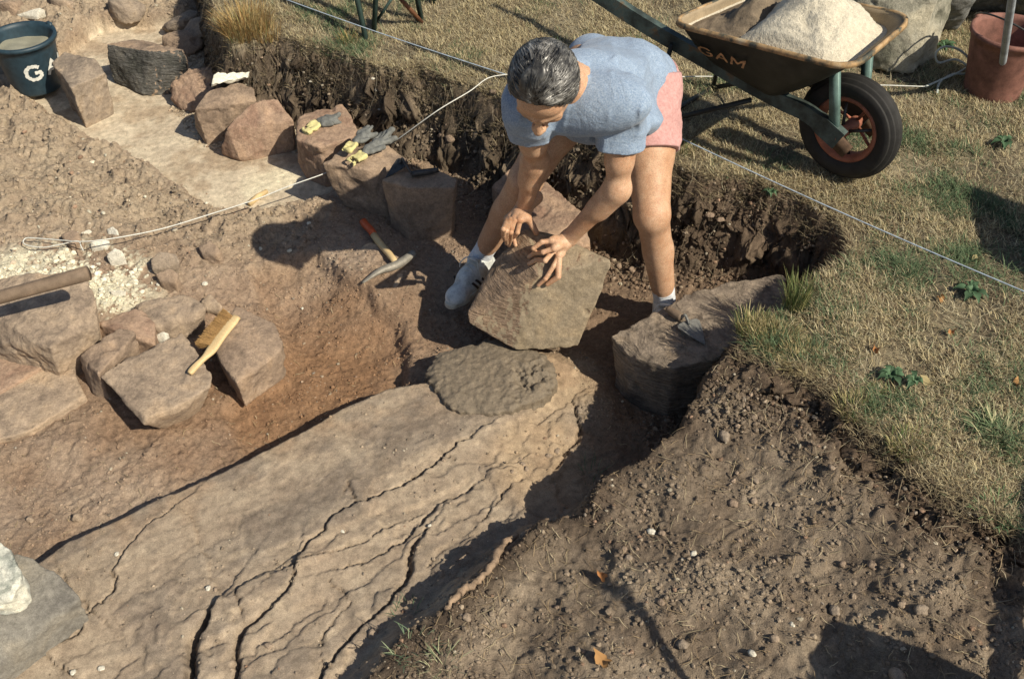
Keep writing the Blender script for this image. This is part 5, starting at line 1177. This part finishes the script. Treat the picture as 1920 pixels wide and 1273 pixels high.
# rootlets hanging down the cut face
n = 5200; jj, ii_ = np.where((sT > -.03) & (sT < .03) & (GX > -1.6) & (GX < 1.35) & (GY > 1.9) & (GY < 4.9)); k = rng.integers(0, len(jj), n); x, y, z0 = GX[jj[k], ii_[k]], GY[jj[k], ii_[k]], z[jj[k], ii_[k]]
zt0 = zT[jj[k], ii_[k]]-.01; L_ = .03+.16*rng.random(n)**1.8; m = 6; V = []; px, py, pz = x.copy(), y.copy()-.012, zt0-rng.random(n)*.12; dxy = rng.standard_normal((n, 2))*.16; dxy[:, 1] -= .28
for q in range(m+1):
    w_ = .0005*(1-.6*q/m); V += [np.stack([px-w_, py, pz], -1), np.stack([px+w_, py, pz], -1)]
    dxy = dxy+rng.standard_normal((n, 2))*.22; px = px+dxy[:, 0]*L_/m; py = py+dxy[:, 1]*L_/m*.6; pz = pz-L_/m*(.7+.3*rng.random(n))
V = np.stack(V, 1); F = (np.arange(n)[:, None, None]*(2*m+2)+np.array([[2*q, 2*q+1, 2*q+3, 2*q+2] for q in range(m)])[None]).reshape(-1, 4); c = np.array([(.30, .25, .18), (.10, .08, .06), (.18, .14, .10), (.40, .36, .28)])[rng.choice(4, n, p=[.25, .4, .3, .05])]
o = obj('rootlets', V.reshape(-1, 3), F, GRM, loc=(0, 0, 0), smooth=False, col=np.repeat(c, 2*m+2, 0)); tag(o, kind='stuff')
# matted dead grass hanging over the lip of the cut
n = 15000; jj, ii_ = np.where((sT > -.05) & (sT < .035) & (GX > -1.6) & (GX < 2.3) & (GY > 1.1) & (GY < 4.9)); k = rng.integers(0, len(jj), n); x, y = GX[jj[k], ii_[k]], GY[jj[k], ii_[k]]
zl_ = np.minimum(z[jj[k], ii_[k]]+.01, zT[jj[k], ii_[k]]); c = np.array([(.42, .35, .22), (.24, .19, .12), (.15, .12, .08), (.34, .28, .17)])[rng.integers(0, 4, n)]*(.6+.6*rng.random((n, 1)))
V, F, c = blades(np.stack([x, y, zl_], -1), .02+.035*rng.random(n), .0006+.0006*rng.random(n), np.clip(.75+.25*rng.random(n), 0, .99), rng.random(n)*6.283, c, 3); V[:, 2] -= .004; o = obj('turf_fringe', V, F, GRM, loc=(0, 0, 0), smooth=False, col=c); tag(o, kind='stuff')
# crumbs, clods and gravel
ico = bmesh.new(); bmesh.ops.create_icosphere(ico, subdivisions=2, radius=1); IV = np.array([list(v.co) for v in ico.verts]); IF = np.array([[v.index for v in f.verts] for f in ico.faces]); ico.free()
ic1 = bmesh.new(); bmesh.ops.create_icosphere(ic1, subdivisions=1, radius=1); IV1 = np.array([list(v.co) for v in ic1.verts]); IF1 = np.array([[v.index for v in f.verts] for f in ic1.faces]); ic1.free()
def crumbs(n, mask, r0, r1, pw, cols, name, mat, wmap=None, fine=False, ang=.35):
    jj, ii_ = np.where(mask)
    if wmap is not None: p = wmap[jj, ii_].astype(float); p /= p.sum(); k = rng.choice(len(jj), n, p=p)
    else: k = rng.integers(0, len(jj), n)
    x, y, z0 = GX[jj[k], ii_[k]]+rng.uniform(-.003, .003, n), GY[jj[k], ii_[k]]+rng.uniform(-.003, .003, n), z[jj[k], ii_[k]]
    r = r0+(r1-r0)*rng.random(n)**pw; B_, BF = (IV, IF) if fine else (IV1, IF1); m = len(B_); V = np.tile(B_[None], (n, 1, 1)); V = V*(1+ang*(rng.random((n, m, 1))-.5)*(1 if not fine else .35))
    if fine: V = V*(1+.28*vnoise(V*1.3+np.arange(n)[:, None, None]*3.7, 3)[..., None])
    V = V*(.65+.6*rng.random((n, 1, 3))); a = rng.random(n)*6.283; ca, sa = np.cos(a)[:, None], np.sin(a)[:, None]; X0 = V[..., 0]*ca-V[..., 1]*sa; Y0 = V[..., 0]*sa+V[..., 1]*ca; V = np.stack([X0, Y0, V[..., 2]*.75], -1)*r[:, None, None]+np.stack([x, y, z0+r*.22], -1)[:, None]
    F = (np.arange(n)[:, None, None]*m+BF[None]).reshape(-1, 3); ci = rng.integers(0, len(cols), n); c = (A[jj[k], ii_[k]]*(.7+.6*rng.random((n, 1))))
    pick = rng.random(n) < .13; c[pick] = np.array(cols)[ci[pick]]*(.7+.5*rng.random((pick.sum(), 1))); o = obj(name, V.reshape(-1, 3), F, mat, loc=(0, 0, 0), smooth=fine, col=np.repeat(c, m, 0)); tag(o, kind='stuff'); return o
CM = ground_mat('crumb_soil', .6, .95, 90)
PC = [(.34, .27, .20), (.36, .27, .20), (.25, .21, .17), (.42, .37, .29), (.30, .2, .14)]
soil = (~Tmask) & (sL < 0) & (sS < .01) & vis
crumbs(34000, soil & (sB < 0), .0012, .006, 4, PC, 'soil_crumbs', CM, np.clip(.35+n1+n2, .05, 2)); crumbs(15000, (~Tmask) & (sB > -.03) & vis & (GY < 3), .0013, .008, 5, PC, 'soil_clods', CM, np.clip(.4+n1+n2, .05, 2))
crumbs(18000, (sT < .005) & (sT > -.25) & vis & (GY > 1.8), .0018, .010, 3.2, PC, 'wall_clods', CM); crumbs(1500, (sL > .0) & vis, .0012, .006, 3, PC, 'rock_grit', CM, np.clip(.1+n1+n2, .01, 2)); crumbs(700, (sS > 0) & vis, .001, .004, 3, PC, 'slab_grit', CM)
crumbs(2500, soil & (leftrub > .3), .002, .012, 5, PC+[(.6, .56, .45)]*2, 'rubble', CM, fine=False)
pw_ = np.exp(-(((GX-pcx.x)/.24)**2+((GY-pcx.y)/.15)**2)); crumbs(1500, (pw_ > .15) & vis, .002, .012, 2.4, [(.68, .65, .53)]*3, 'plaster_grit', attr_mat('plaster_bits', .95), pw_)
# pebbles one can point at
PM = [SG, SB, ST, SW]
def pebble(a, b, r, mi, label, grp=None, flat=.6):
    r = r*.78; p = at(a, b); c = Vector((p.x, p.y, p.z-r*.25)); s_ = rng.integers(1000); V = IV*(1+.38*vnoise(IV*1.3+s_, 3)[:, None]+.2*vnoise(IV*3+s_, 4)[:, None])*np.array([1, .8, flat])*r; an = rng.random()*6.28; V = V@np.array([[math.cos(an), math.sin(an), 0], [-math.sin(an), math.cos(an), 0], [0, 0, 1]])+np.array(c)+np.array([0, 0, r*flat*.75])
    o = obj('pebble', V, IF, PM[mi], loc=tuple(c)); tag(o, label, 'pebble', grp)
GB = 'loose pebbles on the dark soil bank'; GLr = 'pebbles on the pale ledge'; GW = 'pebbles sticking out of the cut soil face'
for a, b, r, mi in ((1358, 820, .022, 0), (1374, 945, .02, 1), (1412, 940, .013, 2), (1280, 1210, .02, 0), (1450, 1200, .016, 2), (1690, 1135, .014, 2), (1725, 1145, .022, 0), (1634, 1062, .018, 1), (1580, 1060, .014, 1), (1560, 878, .012, 2), (1485, 1172, .009, 3), (1565, 1145, .018, 0), (1240, 1000, .012, 1), (1460, 1052, .012, 0), (1240, 1130, .014, 1), (1830, 965, .016, 1), (1500, 1090, .012, 2), (1600, 1120, .010, 2), (1415, 905, .013, 0), (1870, 1180, .014, 1), (1690, 1060, .011, 2), (1045, 1140, .009, 1), (1170, 1030, .014, 1), (1178, 1048, .013, 0)):
    pebble(a, b, r, mi, 'loose pebble lying on the dark trodden soil bank', GB)
for a, b, r, lb in ((1220, 1000, .014, 'white pebble on the dark soil near the shoe prints'), (1300, 1040, .013, 'white flinty pebble near the middle of the soil bank'), (1408, 1228, .014, 'bright white pebble near the bottom edge of the soil bank'), (875, 1160, .018, 'round pinkish pebble below the orange root'), (700, 1190, .020, 'pinkish stone in the grass tufts at the bottom edge'), (1680, 1270, .03, 'pale oval stone cut by the bottom edge')): pebble(a, b, r, 3 if 'white' in lb else 2, lb)
for a, b, r in ((642, 998, .010), (504, 1212, .014), (806, 987, .008), (390, 1103, .010), (404, 1107, .008), (138, 1262, .011), (190, 1253, .011), (220, 1040, .010), (832, 864, .009), (980, 872, .011), (988, 880, .012), (975, 862, .012), (1030, 856, .014), (1045, 846, .014), (960, 886, .010)): pebble(a, b, r, 3 if a in (642, 806, 390, 138, 190, 220) else 2, 'little pebble resting on the pale rock ledge', GLr)
for a, b, r in ((700, 156, .011), (706, 180, .009), (698, 187, .008), (734, 192, .009), (712, 212, .009), (585, 172, .009), (545, 128, .010), (925, 175, .020), (1305, 400, .02), (1330, 410, .02), (1350, 418, .018), (830, 255, .03), (845, 272, .03), (1185, 510, .02), (1160, 500, .018)): pebble(a, b, r, 3 if r < .018 else 1, 'pebble sticking out of the cut soil face', GW)
for a, b, r, lb in ((57, 975, .018, 'rounded pebble in the brown soil by the shadow line, left'), (145, 972, .020, 'dark rimmed pebble in the brown soil near the ledge'), (385, 535, .014, 'whitish pebble below the half buried pale stone'), (297, 535, .012, 'cream pebble beside the plaster patch'), (567, 580, .009, 'tiny white pebble on the reddish soil'), (75, 700, .01, 'small pale chip on the wide slab')): pebble(a, b, r, 3 if 'wh' in lb or 'cream' in lb or 'pale' in lb else 2, lb)
# fallen leaves
LF = attr_mat('dry_leaf', .8, .2); k = 0
for a, b, s_ in ((1128, 1086, .014), (1130, 1243, .021), (1740, 722, .018), (1782, 628, .011), (1760, 565, .013), (1828, 492, .014), (1640, 660, .012), (1905, 725, .013), (1500, 625, .013)):
    c = at(a, b); V = []; n = 14; an = rng.random()*6.28
    for q in range(n):
        t = 2*math.pi*q/n; r = s_*(1+.28*math.cos(5*t))*(1.25 if abs(math.cos(t/2)) > .9 else 1); x, y = r*math.cos(t), r*math.sin(t)*.7; V.append(c+Vector((x*math.cos(an)-y*math.sin(an), x*math.sin(an)+y*math.cos(an), .012+.010*math.sin(t*2+k)+.004*rng.random())))
    V.append(c+Vector((0, 0, .010))); F = [[q, (q+1) % n, n] for q in range(n)]
    o = obj('fallen_leaf', V, F, LF, loc=tuple(c), col=np.tile(np.array([(.42, .19, .07), (.45, .25, .10), (.40, .33, .17)][k % 3]), (n+1, 1))); tag(o, 'curled orange-brown leaf fallen on the %s' % ('grass' if k > 1 else 'dark soil'), 'leaf', 'fallen leaves on the grass' if k > 1 else 'fallen leaves on the soil'); k += 1
# grass tufts
def tuft(a, b, n, ln, rad, cols, label, grp=None, lean=(.2, .75), wd=.0011, zz=None):
    c = at(a, b); th = rng.random(n)*6.283; rr_ = rad*np.sqrt(rng.random(n)); base = np.stack([c.x+np.cos(th)*rr_, c.y+np.sin(th)*rr_, np.full(n, c.z-.006)], -1); az = th+rng.standard_normal(n)*.6; col = np.array(cols)[rng.integers(0, len(cols), n)]*(.6+.7*rng.random((n, 1)))
    V, F, cc = blades(base, ln*(.45+.6*rng.random(n)), wd*(.6+.7*rng.random(n)), lean[0]+(lean[1]-lean[0])*rng.random(n), az, col, 5); o = obj('grass_tuft', V, F, GRM, loc=tuple(c), smooth=False, col=cc); tag(o, label, 'grass tuft', grp)
GN = [(.12, .17, .06), (.17, .20, .08), (.30, .28, .12)]; OR = [(.42, .27, .11), (.33, .20, .08), (.25, .22, .09), (.5, .38, .18)]; STW = [(.52, .44, .25), (.42, .34, .18), (.25, .22, .1)]
tuft(462, 62, 900, .15, .10, OR, 'big orange-brown grass tuft on the turf edge at the top'); tuft(655, 82, 160, .07, .04, GN+OR, 'small green tuft below the trestle'); tuft(500, 70, 200, .09, .06, OR, 'sparser orange tuft to the right of the big one')
tuft(1490, 575, 220, .13, .035, GN, 'tall dark green tuft beside the layered stone', lean=(.05, .5)); tuft(1412, 622, 380, .08, .05, GN+STW, 'green and straw tuft hanging over the layered stone', lean=(.1, .6)); tuft(1450, 640, 500, .07, .06, STW, 'matted straw coloured tuft at the turf corner', lean=(.3, .95)); tuft(1500, 680, 400, .06, .06, STW, 'pale straw tuft at the corner above the dark bank', lean=(.3, .95))
tuft(1600, 770, 260, .05, .05, STW+GN, 'low tuft on the turf lip beside the bank hollow'); tuft(1700, 840, 260, .05, .05, STW+GN, 'low mixed tuft further down the turf lip'); tuft(1880, 820, 200, .07, .07, [(.20, .27, .14), (.45, .42, .25)], 'pale green coarse tuft near the right edge', lean=(.4, .95), wd=.0018); tuft(1870, 960, 110, .055, .05, [(.12, .2, .1), (.2, .28, .13)], 'dark green tuft above the lower right shadow', lean=(.4, .9), wd=.0016)
tuft(775, 1215, 45, .055, .05, [(.14, .2, .12), (.25, .3, .18)], 'sparse green blades in the dark at the bottom edge', lean=(.4, .9), wd=.0012); tuft(830, 1250, 40, .06, .04, [(.2, .25, .14), (.5, .5, .3)], 'yellowish blades at the bottom edge', lean=(.3, .9), wd=.0012); tuft(765, 1150, 26, .05, .04, [(.14, .2, .12)], 'thin green blades left of the orange root', lean=(.4, .9), wd=.001); tuft(1110, 890, 24, .07, .05, [(.2, .28, .16)], 'few thin blades in the shade of the bank', lean=(.2, .8)); tuft(1280, 285, 150, .05, .04, STW+GN, 'low tuft by the man\'s knee on the turf edge'); tuft(1650, 750, 150, .04, .05, GN, 'short green tuft near the orange leaf')
# weeds
def weed(a, b, s_, n, label, grp='leafy weeds in the grass'):
    c = at(a, b); V = []; F = []; cc = []; m = 6; n = int(n*1.6)
    for q in range(n):
        an = 2*math.pi*q/n+rng.uniform(-.3, .3); l_ = s_*rng.uniform(.35, 1.1); b0 = len(V); d = Vector((math.cos(an), math.sin(an), 0)); sd_ = Vector((-d.y, d.x, 0)); s_ = s_*1.0; gcol = np.array([.07, .125, .065])*rng.uniform(.8, 1.5)
        for k_ in range(m+1):
            t = k_/m; w0 = s_*.20*math.sin(math.pi*min(1, t*.85+.08))*(1+.25*math.sin(k_*2.1)); p = c+d*l_*t+Vector((0, 0, .008+.02*math.sin(math.pi*t*.9))); V += [p-sd_*w0+Vector((0, 0, .004)), p, p+sd_*w0+Vector((0, 0, .004))]; cc += [gcol]*3
            if k_: x = b0+3*(k_-1); F += [[x, x+1, x+4, x+3], [x+1, x+2, x+5, x+4]]
    o = obj('weed', V, F, attr_mat('weed_leaf', .5, .2) if 'weed_leaf' not in bpy.data.materials else bpy.data.materials['weed_leaf'], loc=tuple(c), col=np.array(cc)); tag(o, label, 'weed', grp)
weed(1818, 555, .055, 9, 'rosette weed with broad leaves near the right edge'); weed(1668, 712, .045, 7, 'leafy weed left of the orange leaf'); weed(1712, 725, .04, 6, 'leafy weed touching the orange leaf'); weed(1442, 372, .03, 6, 'small green weed at the top of the crumbling slope'); weed(1880, 275, .05, 7, 'green weed near the right edge behind the leaf litter'); weed(1770, 95, .05, 8, 'green weed under the looped cord')
